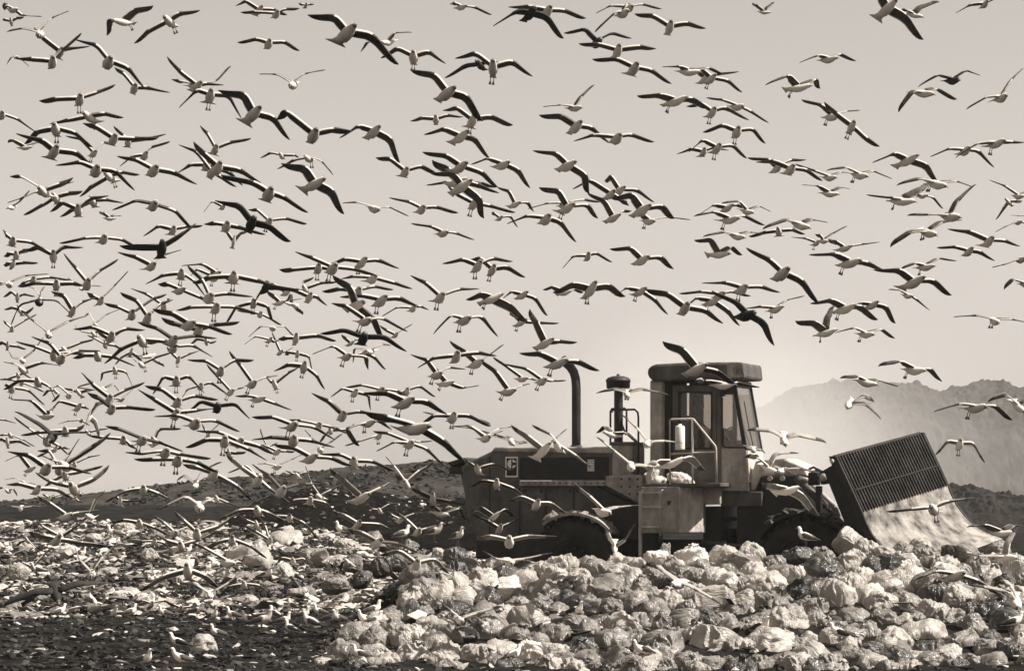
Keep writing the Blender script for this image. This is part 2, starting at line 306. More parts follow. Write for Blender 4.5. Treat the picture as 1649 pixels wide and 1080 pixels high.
BIRDS = """
@0 0 2.0
3 8 5 5 10 8 18 13 34 14 14 9
1 15 4 16 9 18 13 15 19 13 9 16
4 25 18 23 32 27 41 15 55 8 33 30
26 21 35 31 48 43 54 40 73 38 51 41
10 46 26 48 42 51 50 42 66 27 43 50
5 52 9 47 13 46 17 48 24 54 15 47
58 31 78 37 87 51 103 55 116 71 90 49
91 53 99 59 108 72 118 71 137 75 110 70
85 28 88 16 100 18 108 9 123 4 93 18 f
107 34 120 25 137 18 144 12 161 8 134 16 f
134 45 145 58 158 70 166 68 180 68 162 68
137 63 145 66 156 69 174 66 186 53 160 70
144 87 159 73 169 78 184 77 194 95 171 75 f
30 80 45 80 64 81 78 75 92 67 65 80 f
39 99 55 97 73 95 84 92 99 94 69 93 f
-20 98 -10 95 1 93 14 96 28 106 3 92
@330 0 2.0
24 4 33 1 43 9 55 8 66 11 46 7
28 9 40 10 57 12 65 8 76 6 59 11
75 2 78 4 81 5 84 4 88 3 82 4
82 11 105 15 113 28 134 29 156 52 120 24
26 34 42 32 51 36 64 34 76 40 52 35
125 41 131 34 148 34 153 27 167 26 144 36
141 46 155 39 168 47 180 42 194 51 168 44 f
43 59 58 60 71 68 80 60 97 56 70 70
10 72 32 77 38 93 55 95 68 112 44 89
56 95 65 90 87 110 103 105 118 104 90 107
108 111 124 102 135 107 149 112 157 131 140 104
@660 0 2.0
33 2 36 3 41 6 52 6 66 12 45 6
67 22 86 10 96 12 110 14 124 31 100 9 d
79 5 96 6 110 10 124 9 142 14 113 8
124 26 141 24 150 35 163 27 179 30 153 34 d
36 46 53 43 67 56 82 50 99 61 67 52 f
28 63 45 53 57 53 66 50 76 51 54 51 d
0 55 20 61 29 76 45 78 59 97 35 73
26 88 38 87 50 98 65 94 83 100 52 95 f
0 97 10 95 21 97 30 93 43 94 21 96
107 86 122 85 132 87 138 78 149 68 137 88
104 92 122 94 133 103 146 103 161 115 137 100
11 108 28 104 40 111 52 112 64 127 46 108
136 34 152 36 167 42 185 38 199 38 168 40
147 47 167 48 180 56 194 57 211 67 182 54
@990 0 2.0
-15 10 -3 5 11 7 22 4 38 7 13 7
-16 27 0 11 6 11 9 5 13 2 10 11
16 10 31 13 44 23 58 19 74 22 45 20
111 2 115 5 120 10 123 6 129 2 126 11
38 54 52 54 59 58 76 55 89 60 68 59
60 54 71 57 77 64 91 65 103 74 80 62 f
66 55 70 60 72 64 82 60 100 58 75 62
18 77 37 77 48 82 62 80 76 86 56 80 f
58 85 70 84 78 91 89 87 108 97 80 89 f
74 78 87 81 98 86 109 90 124 99 102 87
121 69 140 61 147 71 162 64 166 71 158 70 f
71 106 87 101 98 107 111 104 122 115 99 105 f
@1319 0 2.0
-16 51 -1 45 7 48 17 44 30 49 13 48
-14 80 2 85 10 94 22 90 34 88 15 94 f
5 81 14 92 26 103 38 112 50 117 27 100 f
44 -12 50 -2 54 8 68 13 84 32 60 3
67 9 71 9 76 12 82 6 97 2 84 15
110 11 122 4 133 4 140 0 148 -3 134 3
80 70 95 61 107 65 118 57 131 60 111 66 d
64 91 75 74 83 75 94 72 111 80 90 77
119 88 134 79 146 79 155 64 166 54 149 79
@0 200 2.0
18 15 30 6 45 5 60 7 74 18 45 2 f
6 15 11 13 20 19 30 15 36 13 27 19
13 8 35 14 43 23 61 23 74 33 47 20
52 9 65 12 75 24 83 15 88 14 78 23 f
65 -2 77 2 91 13 108 12 127 10 94 11
91 1 100 10 103 15 118 12 134 8 104 13
96 34 107 26 116 26 122 19 137 14 119 24
93 25 110 29 123 38 140 39 158 48 127 36
44 33 65 31 77 38 93 38 108 53 80 36
63 58 74 50 89 43 98 39 112 40 86 41 f
6 41 16 42 36 55 48 49 58 42 33 53
5 63 20 59 33 54 45 51 59 46 36 54
19 73 35 65 45 60 55 56 66 53 44 58
39 70 50 63 63 70 72 60 87 57 64 67
47 74 58 69 75 63 85 61 99 63 74 61
80 70 84 72 88 76 92 74 98 74 97 77
4 68 9 67 10 67 16 62 24 53 8 68
90 69 110 62 123 66 141 70 153 82 126 65
115 90 128 82 139 86 149 83 163 81 141 84
95 97 112 99 130 101 145 90 157 79 132 96 d
48 96 70 92 83 93 98 93 111 99 85 92
1 84 5 89 10 95 25 95 43 105 12 93
19 101 30 99 43 107 51 99 67 99 44 104 f
2 106 8 104 13 106 18 102 35 99 14 104
155 13 165 25 175 36 193 37 210 47 178 33
142 39 154 33 166 34 185 39 195 49 168 32
143 16 158 22 170 40 178 43 190 50 172 38
@330 200 2.0
-5 0 2 8 8 21 20 15 37 11 10 19
44 27 53 23 62 26 72 25 78 28 61 25
58 36 72 29 84 28 94 30 103 41 82 28 f
61 31 81 36 87 49 102 54 112 72 95 46
13 41 40 48 51 57 63 59 83 71 54 54
110 63 122 63 136 68 148 67 164 74 140 70
137 26 149 28 161 39 174 34 186 38 163 37
148 59 165 63 174 69 186 67 204 71 176 68
7 61 28 66 37 81 51 82 69 94 40 77 d
34 68 42 69 51 79 65 76 82 80 53 78 f
-2 80 8 80 17 83 26 83 49 89 19 81
15 84 18 87 23 95 28 88 34 85 24 91 f
-1 71 6 62 14 67 20 64 26 66 16 66
@660 200 2.0
10 22 30 26 40 35 58 39 71 50 45 33
49 32 63 28 74 33 87 37 97 51 79 32
99 21 118 24 126 34 141 41 145 55 132 32
16 39 35 40 41 51 56 60 60 75 48 47
18 28 31 37 38 47 54 49 72 55 45 46
13 49 30 47 42 48 57 48 70 50 44 47
30 49 39 57 51 65 64 66 85 71 53 63 f
70 50 80 54 84 65 95 63 100 70 88 64
66 70 68 72 72 76 81 74 87 83 74 75
78 80 95 74 109 77 121 79 134 95 112 75
104 50 120 54 126 68 143 65 152 75 131 66 f
95 68 112 64 124 65 140 61 154 62 127 65
1 80 18 83 26 88 37 88 52 93 30 88
132 13 148 9 166 12 178 9 197 14 168 11
157 44 162 42 168 54 183 53 197 63 172 52
131 52 145 45 161 57 172 62 177 65 164 55
143 55 157 62 163 76 172 70 179 69 168 74
@990 200 2.0
-3 59 14 57 21 70 38 66 49 75 27 67
20 72 24 74 27 78 42 75 61 77 31 79 f
60 22 71 13 82 20 95 17 107 27 84 18 f
50 24 62 20 71 23 79 19 92 21 72 21
107 27 124 29 130 36 142 29 155 28 133 34
114 30 128 30 141 37 154 37 168 45 143 35
68 73 80 65 90 68 98 65 106 67 94 66
86 64 100 62 106 70 116 66 126 70 110 72
64 74 80 71 92 77 104 74 121 81 98 77 f
119 85 138 77 149 81 158 77 172 79 155 84 f
108 90 122 87 132 87 143 85 154 88 131 85
71 91 88 87 98 90 108 87 120 88 103 92
64 93 78 93 83 105 94 99 103 105 91 105
142 91 154 92 162 96 168 94 175 92 164 95 f
@1319 200 2.0
-19 32 -3 38 8 43 17 39 26 39 12 44
6 37 21 35 32 41 43 38 59 44 37 43 f
-14 49 0 50 8 56 17 51 25 52 14 57
-3 88 1 90 3 94 11 88 23 82 6 95
43 31 61 24 70 30 86 33 97 46 77 27
90 26 105 20 117 22 128 22 141 35 119 21
110 27 127 16 142 16 155 15 167 14 147 15 f
63 49 80 44 94 48 110 46 125 50 100 51 f
38 57 60 60 66 62 82 53 90 48 75 63 f
77 56 80 57 83 58 92 59 100 68 86 58
72 73 88 73 105 74 111 62 127 48 111 76
58 99 73 87 87 87 98 79 116 77 92 90 f
8 92 14 95 20 100 34 97 49 95 25 99
104 84 122 87 136 95 149 94 163 98 138 93
95 99 110 99 120 103 129 103 142 110 122 101
137 45 150 50 160 58 166 55 172 50 163 59
142 77 149 67 153 63 158 62 164 61 150 61
142 87 151 82 160 79 166 80 172 84 162 79
155 73 161 74 168 74 175 73 182 75 166 74
@0 400 1.334
3 9 10 7 20 9 25 6 35 3 22 7
3 19 10 18 15 20 27 17 46 17 18 16
-6 44 2 44 11 43 30 33 59 31 15 46
20 46 30 41 40 39 60 35 85 38 42 37
20 45 43 42 68 45 88 42 100 44 70 41 f
75 5 92 25 105 44 120 28 142 12 109 40
80 35 88 41 100 48 108 45 122 46 98 50 d
104 52 113 58 121 64 138 46 155 27 125 61
60 51 77 57 87 77 99 65 117 58 91 73
12 92 24 68 47 64 68 63 83 78 50 66 d
31 45 42 49 48 60 50 52 54 45 50 62
124 65 143 71 159 81 185 61 200 54 162 78
101 81 107 79 115 92 128 80 146 73 117 94
24 76 42 89 59 103 83 88 103 81 60 105
3 86 8 91 14 98 30 87 44 79 16 96
3 58 14 52 21 60 28 55 43 58 22 56
4 73 15 71 24 75 32 78 40 70 22 70
87 97 112 95 134 107 152 97 174 98 136 105
89 93 97 100 114 104 120 98 130 100 112 102
@220 400 1.334
-21 52 0 63 13 85 29 67 43 61 17 81
-8 48 12 55 33 71 36 63 40 60 34 69
-24 4 0 11 17 22 34 8 53 1 23 20
10 43 33 32 54 32 69 39 82 57 55 30 f
24 42 37 43 51 51 76 59 100 69 58 50
54 21 80 19 96 31 105 34 116 40 101 30
64 33 73 25 94 36 91 27 98 24 99 34 f
66 41 88 35 117 36 145 39 165 44 118 34 f
60 19 79 38 87 60 109 55 140 58 91 58
46 74 66 71 95 73 118 71 147 78 99 70 f
18 72 44 79 62 93 86 94 115 103 70 91
28 82 45 91 74 101 93 93 124 88 78 97
107 90 121 70 141 67 158 70 164 87 142 65 f
141 66 149 56 155 48 165 47 198 50 159 43 d
120 74 135 77 149 80 160 84 175 92 151 78
135 107 150 94 164 96 178 94 190 106 167 98 d
0 88 25 97 43 112 70 106 96 108 48 110
@440 400 1.334
25 3 48 12 71 25 97 25 123 31 76 22 f
6 24 22 26 54 25 64 24 75 26 56 22 f
68 18 87 13 106 18 127 14 152 24 112 14 f
81 36 97 34 119 37 146 42 168 48 124 35
49 34 36 41 39 50 56 42 77 40 37 47
0 48 25 50 43 60 52 58 65 69 46 56 d
-12 43 0 43 15 54 27 49 36 50 20 52
58 51 80 49 102 53 122 46 145 49 104 51
80 58 108 57 129 64 152 60 175 69 136 60 f
71 31 93 47 98 70 121 85 133 107 108 67
69 65 88 70 110 88 133 85 162 100 117 88 f
128 92 137 99 147 105 155 99 168 91 150 103
14 65 22 54 22 67 28 73 35 80 14 66
-8 50 1 58 7 66 14 64 35 61 13 65 f
131 82 150 71 168 73 178 70 188 74 171 71
56 102 86 99 108 110 134 107 161 124 111 106 d
@660 400 2.0
26 12 43 9 54 15 67 8 83 10 57 12 f
46 9 57 8 66 18 78 15 93 23 68 15 f
123 16 132 6 143 7 150 4 163 11 144 5
0 21 13 28 24 40 40 33 56 32 27 38 f
45 41 58 37 65 41 80 46 95 58 73 38 f
75 40 82 35 90 38 101 40 111 54 94 36 d
107 33 115 31 124 36 133 33 140 35 129 35
115 35 132 29 145 34 160 30 174 38 149 29 f
19 69 33 54 43 58 58 55 71 71 48 57 f
81 50 84 53 89 60 105 60 120 60 93 58 f
97 48 102 60 108 77 120 75 135 75 114 74
6 96 20 88 37 88 55 84 70 86 39 85
32 74 45 84 53 93 64 86 76 77 58 91 f
0 85 14 90 21 102 32 96 45 97 25 101 f
88 84 106 85 118 93 135 91 153 98 125 91 f
67 87 78 95 90 105 97 105 103 106 94 105
77 93 94 97 106 107 115 107 126 106 109 106 f
@990 400 2.0
-4 0 13 0 21 10 37 7 48 16 26 8
106 -1 125 10 134 21 150 26 165 44 138 18
0 38 10 32 20 35 32 41 43 53 24 33 f
25 32 43 37 56 49 73 50 88 60 58 46
58 46 66 40 78 43 91 50 101 62 83 41 f
70 28 90 28 102 33 118 31 134 35 104 32 f
52 36 70 35 84 38 95 35 110 38 87 37
78 34 98 44 105 54 120 60 129 78 111 53 d
106 48 118 47 129 49 138 42 153 38 134 48 f
39 74 55 82 65 98 82 99 98 108 72 95
@1319 400 2.0
-19 58 -3 60 5 68 8 55 13 46 14 66 f
13 68 28 64 37 69 50 65 62 72 42 70 f
-7 44 10 42 20 49 33 47 48 57 27 47 f
-8 5 13 5 24 12 38 12 56 19 31 11 f
44 17 65 18 75 28 92 26 108 37 82 25
66 17 77 12 85 15 96 8 111 10 91 15 f
56 33 65 34 71 38 78 41 89 50 74 39
24 51 33 44 42 46 54 47 62 60 46 44
109 55 127 54 141 58 154 57 170 60 142 60 f
48 95 65 91 76 98 89 97 100 107 83 99 f
140 15 150 13 162 9 175 10 185 14 164 9
150 33 156 25 166 29 176 27 184 33 170 30
@1249 600 3.147
33 3 42 2 46 5 52 4 63 7 53 7
54 24 46 16 38 16 45 12 51 15 36 18
81 20 94 16 102 18 112 17 122 24 106 18 f
109 15 118 11 124 17 130 13 140 15 126 20
82 42 88 35 94 37 101 36 107 46 94 35 f
57 71 70 70 81 70 88 66 102 64 79 69 f
98 79 107 78 115 82 122 78 128 79 120 82
94 91 104 94 117 94 119 87 125 79 122 95
@1050 840 3.632
117 26 126 22 134 24 144 26 155 32 137 23
0 18 5 22 12 27 18 29 31 37 9 28
154 24 159 29 161 35 158 31 140 28 161 38
@960 560 3.333
73 40 84 40 91 44 97 42 111 46 91 47 f
0 22 9 20 15 22 22 20 35 23 15 24 f
12 32 20 39 25 46 32 45 42 46 24 47
0 41 4 38 8 42 15 41 20 47 3 41
0 43 9 50 17 57 24 57 32 58 17 58
22 62 29 55 36 56 46 53 53 59 42 54
72 53 78 53 83 58 87 51 98 51 86 60
80 57 86 57 90 59 98 58 108 61 88 60
80 65 87 67 92 69 99 71 108 81 97 68
69 47 73 48 76 49 79 49 82 51 76 50
47 18 53 16 61 18 68 17 79 19 66 18
@700 560 3.333
12 53 16 55 21 59 29 56 37 59 20 57
-6 31 2 33 8 34 15 33 27 37 9 36
8 38 19 39 24 44 28 42 33 40 26 44
37 37 45 43 52 50 56 46 64 39 55 47
47 37 56 42 60 48 68 52 76 58 58 46
21 40 28 42 37 45 40 46 45 46 38 47
17 67 23 64 30 66 38 68 44 72 30 64
35 74 42 72 49 76 56 75 64 80 50 74
18 78 22 77 28 82 34 78 39 81 31 80
18 80 26 84 31 88 36 85 43 81 32 86
20 92 27 91 36 94 45 91 59 91 36 92
23 98 30 102 36 103 43 102 57 99 37 104
67 65 75 72 81 79 88 77 99 76 84 80
82 88 84 92 87 96 92 93 97 85 87 99
@620 720 1.334
30 48 42 54 58 64 80 66 97 68 58 57
56 74 60 72 66 80 90 73 98 87 75 82
0 11 11 23 26 45 42 29 59 18 24 42
11 76 26 88 39 103 62 95 76 93 42 100
2 76 8 82 17 88 35 80 57 77 20 87
@0 540 1.334
-4 10 3 8 9 13 20 13 31 16 10 9
36 1 60 10 73 29 94 19 120 18 78 27
18 7 43 14 65 25 85 21 100 21 66 22
60 19 70 19 79 18 97 9 113 4 77 16
86 27 100 24 118 26 137 26 163 37 118 23
104 -1 113 3 127 12 138 12 147 16 127 9
116 -8 122 -2 132 6 145 -4 155 -10 136 2
138 35 147 26 158 21 164 24 172 30 160 17
9 19 15 27 27 30 40 20 53 2 30 33
3 32 18 35 29 42 49 33 74 37 27 41
-5 53 8 53 22 49 28 46 38 52 22 47
3 65 24 54 46 57 60 62 66 79 46 54
3 52 15 54 26 58 40 62 53 68 28 57
3 60 10 60 14 65 34 66 54 84 16 62 f
13 77 39 79 56 98 61 92 66 86 64 98
50 73 58 66 68 68 72 72 62 80 66 66
62 63 71 61 83 73 93 63 115 66 84 73
59 92 72 79 94 87 101 86 107 89 98 84 f
77 63 88 66 96 70 104 66 110 64 93 66 f
103 68 118 75 134 90 152 87 188 89 138 87
96 44 112 60 132 78 150 67 174 56 134 76
133 80 138 76 146 78 153 72 160 65 150 77
120 55 124 45 139 43 152 44 160 62 139 42 f
92 63 108 58 125 65 137 59 143 68 128 68 d
124 83 119 82 108 98 115 106 118 122 105 108
70 107 84 103 98 103 104 106 108 109 100 102
-15 98 -8 99 -3 102 5 102 20 106 -2 101
@0 680 1.334
17 -13 47 2 63 17 75 14 114 11 62 20 d
16 -7 35 8 57 24 71 28 82 40 56 21
-3 15 5 15 13 16 28 21 42 29 12 14
-3 20 3 20 9 25 22 22 37 29 9 20 f
24 15 48 12 79 12 93 9 101 2 80 9
83 13 100 12 107 13 118 9 131 7 105 11
104 15 120 18 149 22 157 27 165 33 150 20
7 35 35 40 55 57 82 54 109 62 61 53
6 47 24 39 36 57 45 53 50 48 42 55 f
43 34 59 34 71 58 83 40 95 19 73 55
48 40 66 47 80 53 112 30 132 12 78 52
78 54 84 51 90 51 106 42 121 39 91 49
43 41 52 38 66 33 76 30 84 32 69 30
52 77 64 70 79 65 96 60 124 52 79 62 f
40 60 60 72 90 81 113 69 130 51 88 77
5 75 23 74 44 82 69 81 85 90 49 78
5 69 18 67 28 72 35 73 43 75 30 73
-3 80 3 78 10 83 16 80 20 89 8 82
50 86 55 88 59 92 73 87 85 86 61 90
80 88 86 90 90 92 95 95 101 97 92 90
3 101 15 101 25 103 38 101 56 102 25 105
126 96 140 89 145 96 155 95 175 93 146 92
@0 820 1.334
43 -17 60 -7 79 9 95 4 118 1 87 7
82 16 100 13 109 9 115 -12 126 -23 107 8
32 26 50 32 67 38 100 41 128 43 73 34
40 11 50 20 74 35 87 24 100 14 74 31
18 58 27 64 40 71 52 56 61 45 40 68
18 56 26 50 33 49 43 58 52 69 32 46
88 45 96 61 111 77 124 57 137 44 112 80
-5 38 2 37 9 41 28 35 48 37 8 42
@0 840 3.335
2 41 17 34 27 34 38 30 51 30 29 38 d
0 35 6 33 10 33 12 34 14 37 11 32
64 40 69 38 73 40 79 38 86 41 74 39
80 39 84 40 87 42 92 41 99 40 88 41
@220 680 1.334
-38 96 -14 83 8 82 26 86 42 94 9 80
-40 4 -22 8 6 22 26 24 56 35 9 21 f
0 18 12 20 22 23 27 8 54 7 21 20
-5 28 5 25 19 27 30 26 39 30 23 27
-16 36 6 38 34 37 52 39 90 43 36 36 f
-5 44 20 45 49 47 72 48 96 59 51 45 f
20 -7 50 -8 70 2 95 -2 124 11 75 0
78 1 82 8 86 16 91 10 100 1 88 14
71 10 100 12 123 25 148 29 165 38 128 22
58 30 85 21 106 24 134 32 156 46 108 20 f
103 31 107 36 112 37 120 37 132 35 111 33 f
54 50 72 54 92 64 121 77 140 95 97 60
47 71 57 64 71 75 79 58 103 48 71 78
107 37 127 55 146 71 160 80 185 97 150 67
110 61 132 52 143 66 151 64 160 62 146 63
149 7 152 18 157 30 163 28 170 24 158 28
25 107 60 89 76 101 88 93 96 98 78 105
70 98 85 95 97 93 110 97 127 103 96 90
@440 680 1.334
-27 21 0 18 24 23 45 22 74 30 26 20
-27 50 -5 65 9 84 30 75 57 74 14 80
-30 27 -10 28 4 36 15 35 26 35 8 34 f
-20 50 -8 50 4 54 22 45 36 38 9 54 f
-27 -7 0 -6 22 5 50 6 74 21 28 3 f
18 -4 33 -2 54 4 75 7 91 14 56 3
37 9 45 17 57 33 68 25 84 14 59 35
55 24 62 16 69 11 90 9 98 1 69 9
104 28 88 8 114 1 130 -1 143 9 122 0 f
86 28 104 23 127 17 133 12 142 14 130 15 f
124 35 147 24 164 27 185 32 207 53 166 26 f
120 10 138 13 163 25 177 24 192 22 170 24
0 26 26 31 44 44 70 43 94 52 52 41
56 38 82 39 97 49 119 47 147 58 98 45 f
14 58 22 61 30 65 40 60 60 63 28 63
38 52 45 72 57 90 70 82 82 74 54 89
68 54 87 72 105 92 129 79 146 69 115 88
62 66 68 67 75 68 84 70 90 61 77 62
8 106 25 94 44 95 63 97 74 108 46 92
111 95 120 105 129 107 140 99 154 97 128 105
@640 580 1.334
-42 61 -12 70 20 82 54 97 83 123 36 81
44 7 48 13 58 28 80 34 99 30 66 27 f
100 -2 119 14 133 38 150 31 160 28 141 37 f
29 75 44 67 67 69 86 67 113 79 69 66 f
63 80 87 79 106 94 122 83 140 80 111 93
-2 42 3 40 11 38 27 31 46 44 13 35
@220 820 1.334
96 13 125 1 147 3 158 4 180 14 146 0
-35 16 -15 13 4 18 21 22 37 30 4 16
19 7 33 16 45 29 66 20 88 18 49 28
43 1 57 14 73 31 99 21 118 6 74 26
22 30 37 38 54 45 76 37 97 25 54 41
0 51 7 45 21 46 33 47 44 58 23 43
80 48 97 40 115 38 137 44 157 59 116 35
119 5 133 13 146 20 156 18 167 16 144 15
127 18 144 27 160 38 155 20 147 9 162 36
64 39 81 46 109 64 128 57 148 55 118 66
62 86 74 92 89 102 112 88 131 69 90 106
100 107 113 97 130 96 148 96 160 107 130 93
3 98 33 81 62 76 82 80 99 94 62 68
6 70 17 65 20 82 28 78 36 69 18 84
@440 820 1.334
-8 8 5 8 20 11 38 17 56 37 20 9
70 1 87 8 101 19 128 18 142 24 105 15
88 23 108 29 124 41 150 41 175 52 130 38
0 70 11 59 24 64 38 60 43 77 24 61
22 82 32 93 40 102 47 89 60 89 40 105
43 60 58 62 66 66 71 66 72 72 68 63
80 75 84 63 90 64 98 69 107 73 88 62
@500 840 3.335
33 16 43 14 51 21 60 18 67 25 52 19
62 38 68 43 72 47 80 44 93 41 73 48
@220 540 1.334
-40 34 -17 15 7 8 33 7 50 12 6 6 f
-5 28 1 33 7 36 22 27 42 20 5 35 f
10 9 27 6 44 16 68 12 91 26 47 14
-8 26 2 25 14 25 22 31 33 38 5 28
36 13 43 22 50 30 62 23 76 18 52 27 f
64 10 73 4 84 7 90 9 96 6 84 3 f
60 29 84 31 101 44 118 30 141 29 103 42 f
111 18 125 36 139 59 156 51 170 48 144 57 f
84 34 97 49 113 69 121 65 130 62 117 67 f
19 71 33 50 48 56 63 49 82 70 49 54 f
53 77 62 65 77 62 90 57 109 70 79 60 f
8 60 30 65 49 82 70 73 98 77 52 79
118 73 135 73 146 77 166 82 187 90 154 76 f
58 95 78 80 97 88 119 83 136 101 99 85 d
0 65 22 78 47 96 72 91 92 88 50 93 f
130 11 144 1 160 6 167 8 175 4 163 4 f
@440 540 1.334
5 3 15 3 27 5 53 0 76 6 29 0 d
-2 -5 3 7 8 21 15 20 24 14 11 19 f
13 23 17 20 29 23 43 25 47 42 30 20 f
0 43 19 35 37 39 52 48 62 65 39 34 f
-10 50 -4 55 2 60 18 45 30 38 1 56 f
47 23 73 13 88 26 112 26 114 41 93 25 f
96 33 98 15 118 19 132 11 142 12 115 21
90 26 100 24 108 22 122 26 136 41 112 20 d
82 -2 88 4 93 10 97 6 103 5 97 8 f
69 74 84 64 98 70 115 72 117 90 101 67 f
87 62 107 60 129 67 149 67 163 73 133 65 f
108 69 139 70 158 82 185 80 210 95 168 78 f
45 69 67 80 83 98 104 92 135 98 86 95
"""
def parse_birds():
    out = []; ox = oy = 0; s = 1
    for ln in BIRDS.strip().splitlines():
        t = ln.split()
        if ln[0] == '@': ox, oy, s = float(t[0][1:]), float(t[1]), float(t[2]); continue
        n = [float(a) for a in t[:12]]; fl = ''.join(t[12:])
        P = [(ox + n[i] * s, oy + n[i + 1] * s) for i in range(0, 12, 2)]
        out.append((P, fl))
    return out
def near_machine(x, y): return (742 < x < 1240 and 700 < y < 905) or (1240 <= x < 1560 and 725 < y < 905) or (1040 < x < 1235 and 575 < y < 720) or (905 < x < 1040 and 572 < y < 725)
flying = []
for idx, (P, fl) in enumerate(parse_birds()):
    rnd = random.Random(idx)
    d2 = lambda a, b: sqrt((a[0] - b[0]) ** 2 + (a[1] - b[1]) ** 2)
    TL, WL, BC, WR, TR, HD = P
    seg = [d2(TL, WL), d2(WL, BC), d2(BC, WR), d2(WR, TR)]
    span = sum(seg)
    D = F * 1.36 / (span * 1.10)
    D = min(D, F * .46 / max(seg) )if max(seg) > 0 else D
    D = max(24, min(120, D)) ; lim = 400
    if BC[1] > 690:
        lim = min(ray_ground(*p) for p in (BC, (BC[0], BC[1] + 8))) * .975
    if any(near_machine(*p) for p in (TL, WL, BC, WR, TR)): lim = min(lim, 57.0 if BC[0] > 1180 else 58.6)
    if BC[1] > 880 and BC[0] > 560: lim = min(lim, interp(BC[1], [(880, 56), (1000, 52), (1080, 49)]) - .8)
    if BC[1] > 700 and BC[0] <= 742: lim = min(lim, 112)
    Dn = min(D, lim)
    sc = max(.74, min(1.12, Dn / D * 1.0))
    D = Dn
    LI, LO = .29 * sc, .40 * sc
    k = D / F
    C = W3(BC[0], BC[1], D)
    # forward direction: head offset in the picture, rest is depth, toward the camera
    hx, hz = (HD[0] - BC[0]) * k / (.20 * sc), -(HD[1] - BC[1]) * k / (.20 * sc)
    hl = sqrt(hx * hx + hz * hz)
    if hl > .93: hx, hz = hx / hl * .93, hz / hl * .93; hl = .93
    if hl < .3 and hl > 0: hx, hz = hx / hl * .3, hz / hl * .3; hl = .3
    f = Vector((hx, -sqrt(1 - hl * hl), hz)).normalized()
    def joint(a, b, start, L, sgn):
        dx, dz = (b[0] - a[0]) * k, -(b[1] - a[1]) * k
        l = sqrt(dx * dx + dz * dz)
        return start + Vector((dx, sgn * sqrt(max(0, L * L - l * l)) * .8, dz))
    sgn = 1 if hx < .75 else .4
    w1 = joint(BC, WL, C, LI, -.35 * sgn); w2 = joint(BC, WR, C, LI, -.35 * sgn)
    t1 = joint(WL, TL, w1, LO, .8 * sgn); t2 = joint(WR, TR, w2, LO, .8 * sgn)
    up = Vector((0, 0, 1)); roll = (w2 - w1); roll = roll - roll.dot(f) * f
    if roll.length > .1:
        u2 = roll.cross(f).normalized()
        if u2.z < 0: u2 = -u2
        up = (u2 + up * .6)
    up = (up - up.dot(f) * f).normalized()
    # nothing below the ground
    low = 0
    for q in (w1, w2, t1, t2, C):
        low = max(low, ground_z(q.x, q.y) + .1 - q.z) if q.y < 130 else low
    flying.append(dict(P=P, D=D, sc=sc, C=C, f=f, up=up, w=(w1, w2), t=(t1, t2), dark='d' in fl, feet='f' in fl and span > 62, span=span, sz=sc * 1.36 / D, idx=idx, low=low))
STAND = [(287, 1053, 31, -1, 'b'), (233, 1082, 22, 1, ''), (292, 1080, 18, -1, ''), (342, 1007, 20, 1, ''), (375, 1005, 25, -1, ''), (422, 1021, 36, 1, ''), (443, 1005, 27, -1, ''),
    (457, 1015, 27, 1, ''), (472, 990, 23, -1, ''), (488, 1005, 24, 1, ''), (468, 1028, 27, -1, ''), (501, 1022, 34, -1, ''), (533, 1013, 30, 1, ''), (545, 1011, 26, -1, ''), (180, 1003, 22, 1, ''),
    (428, 937, 20, 1, ''), (601, 1000, 28, 1, ''), (588, 1016, 26, -1, ''), (603, 1018, 24, 1, ''), (580, 1073, 29, -1, ''), (827, 1074, 24, 1, ''), (737, 880, 16, 1, ''), (550, 868, 26, -1, ''),
    (700, 873, 26, 1, ''), (1297, 884, 32, -1, ''), (1226, 1030, 34, 1, 'b'), (1352, 1040, 34, -1, 'b'), (1033, 1066, 30, -1, 'b'), (927, 1002, 24, 1, 'b'), (1632, 1022, 34, 1, 'b'),
    (183, 873, 25, -1, ''), (332, 927, 20, 1, ''), (388, 897, 22, -1, ''), (431, 937, 22, 1, ''), (488, 838, 18, 1, ''), (623, 842, 24, -1, ''), (648, 877, 24, 1, ''), (130, 905, 22, 1, ''), (60, 930, 22, -1, ''), (300, 900, 22, 1, ''), (240, 985, 16, 1, ''), (160, 990, 18, -1, ''), (210, 1000, 18, 1, ''), (265, 1002, 18, -1, ''), (318, 998, 19, 1, ''), (400, 1012, 22, -1, ''), (515, 1000, 22, -1, ''), (95, 1000, 16, 1, ''), (350, 1036, 22, -1, ''), (560, 1040, 24, -1, '')]
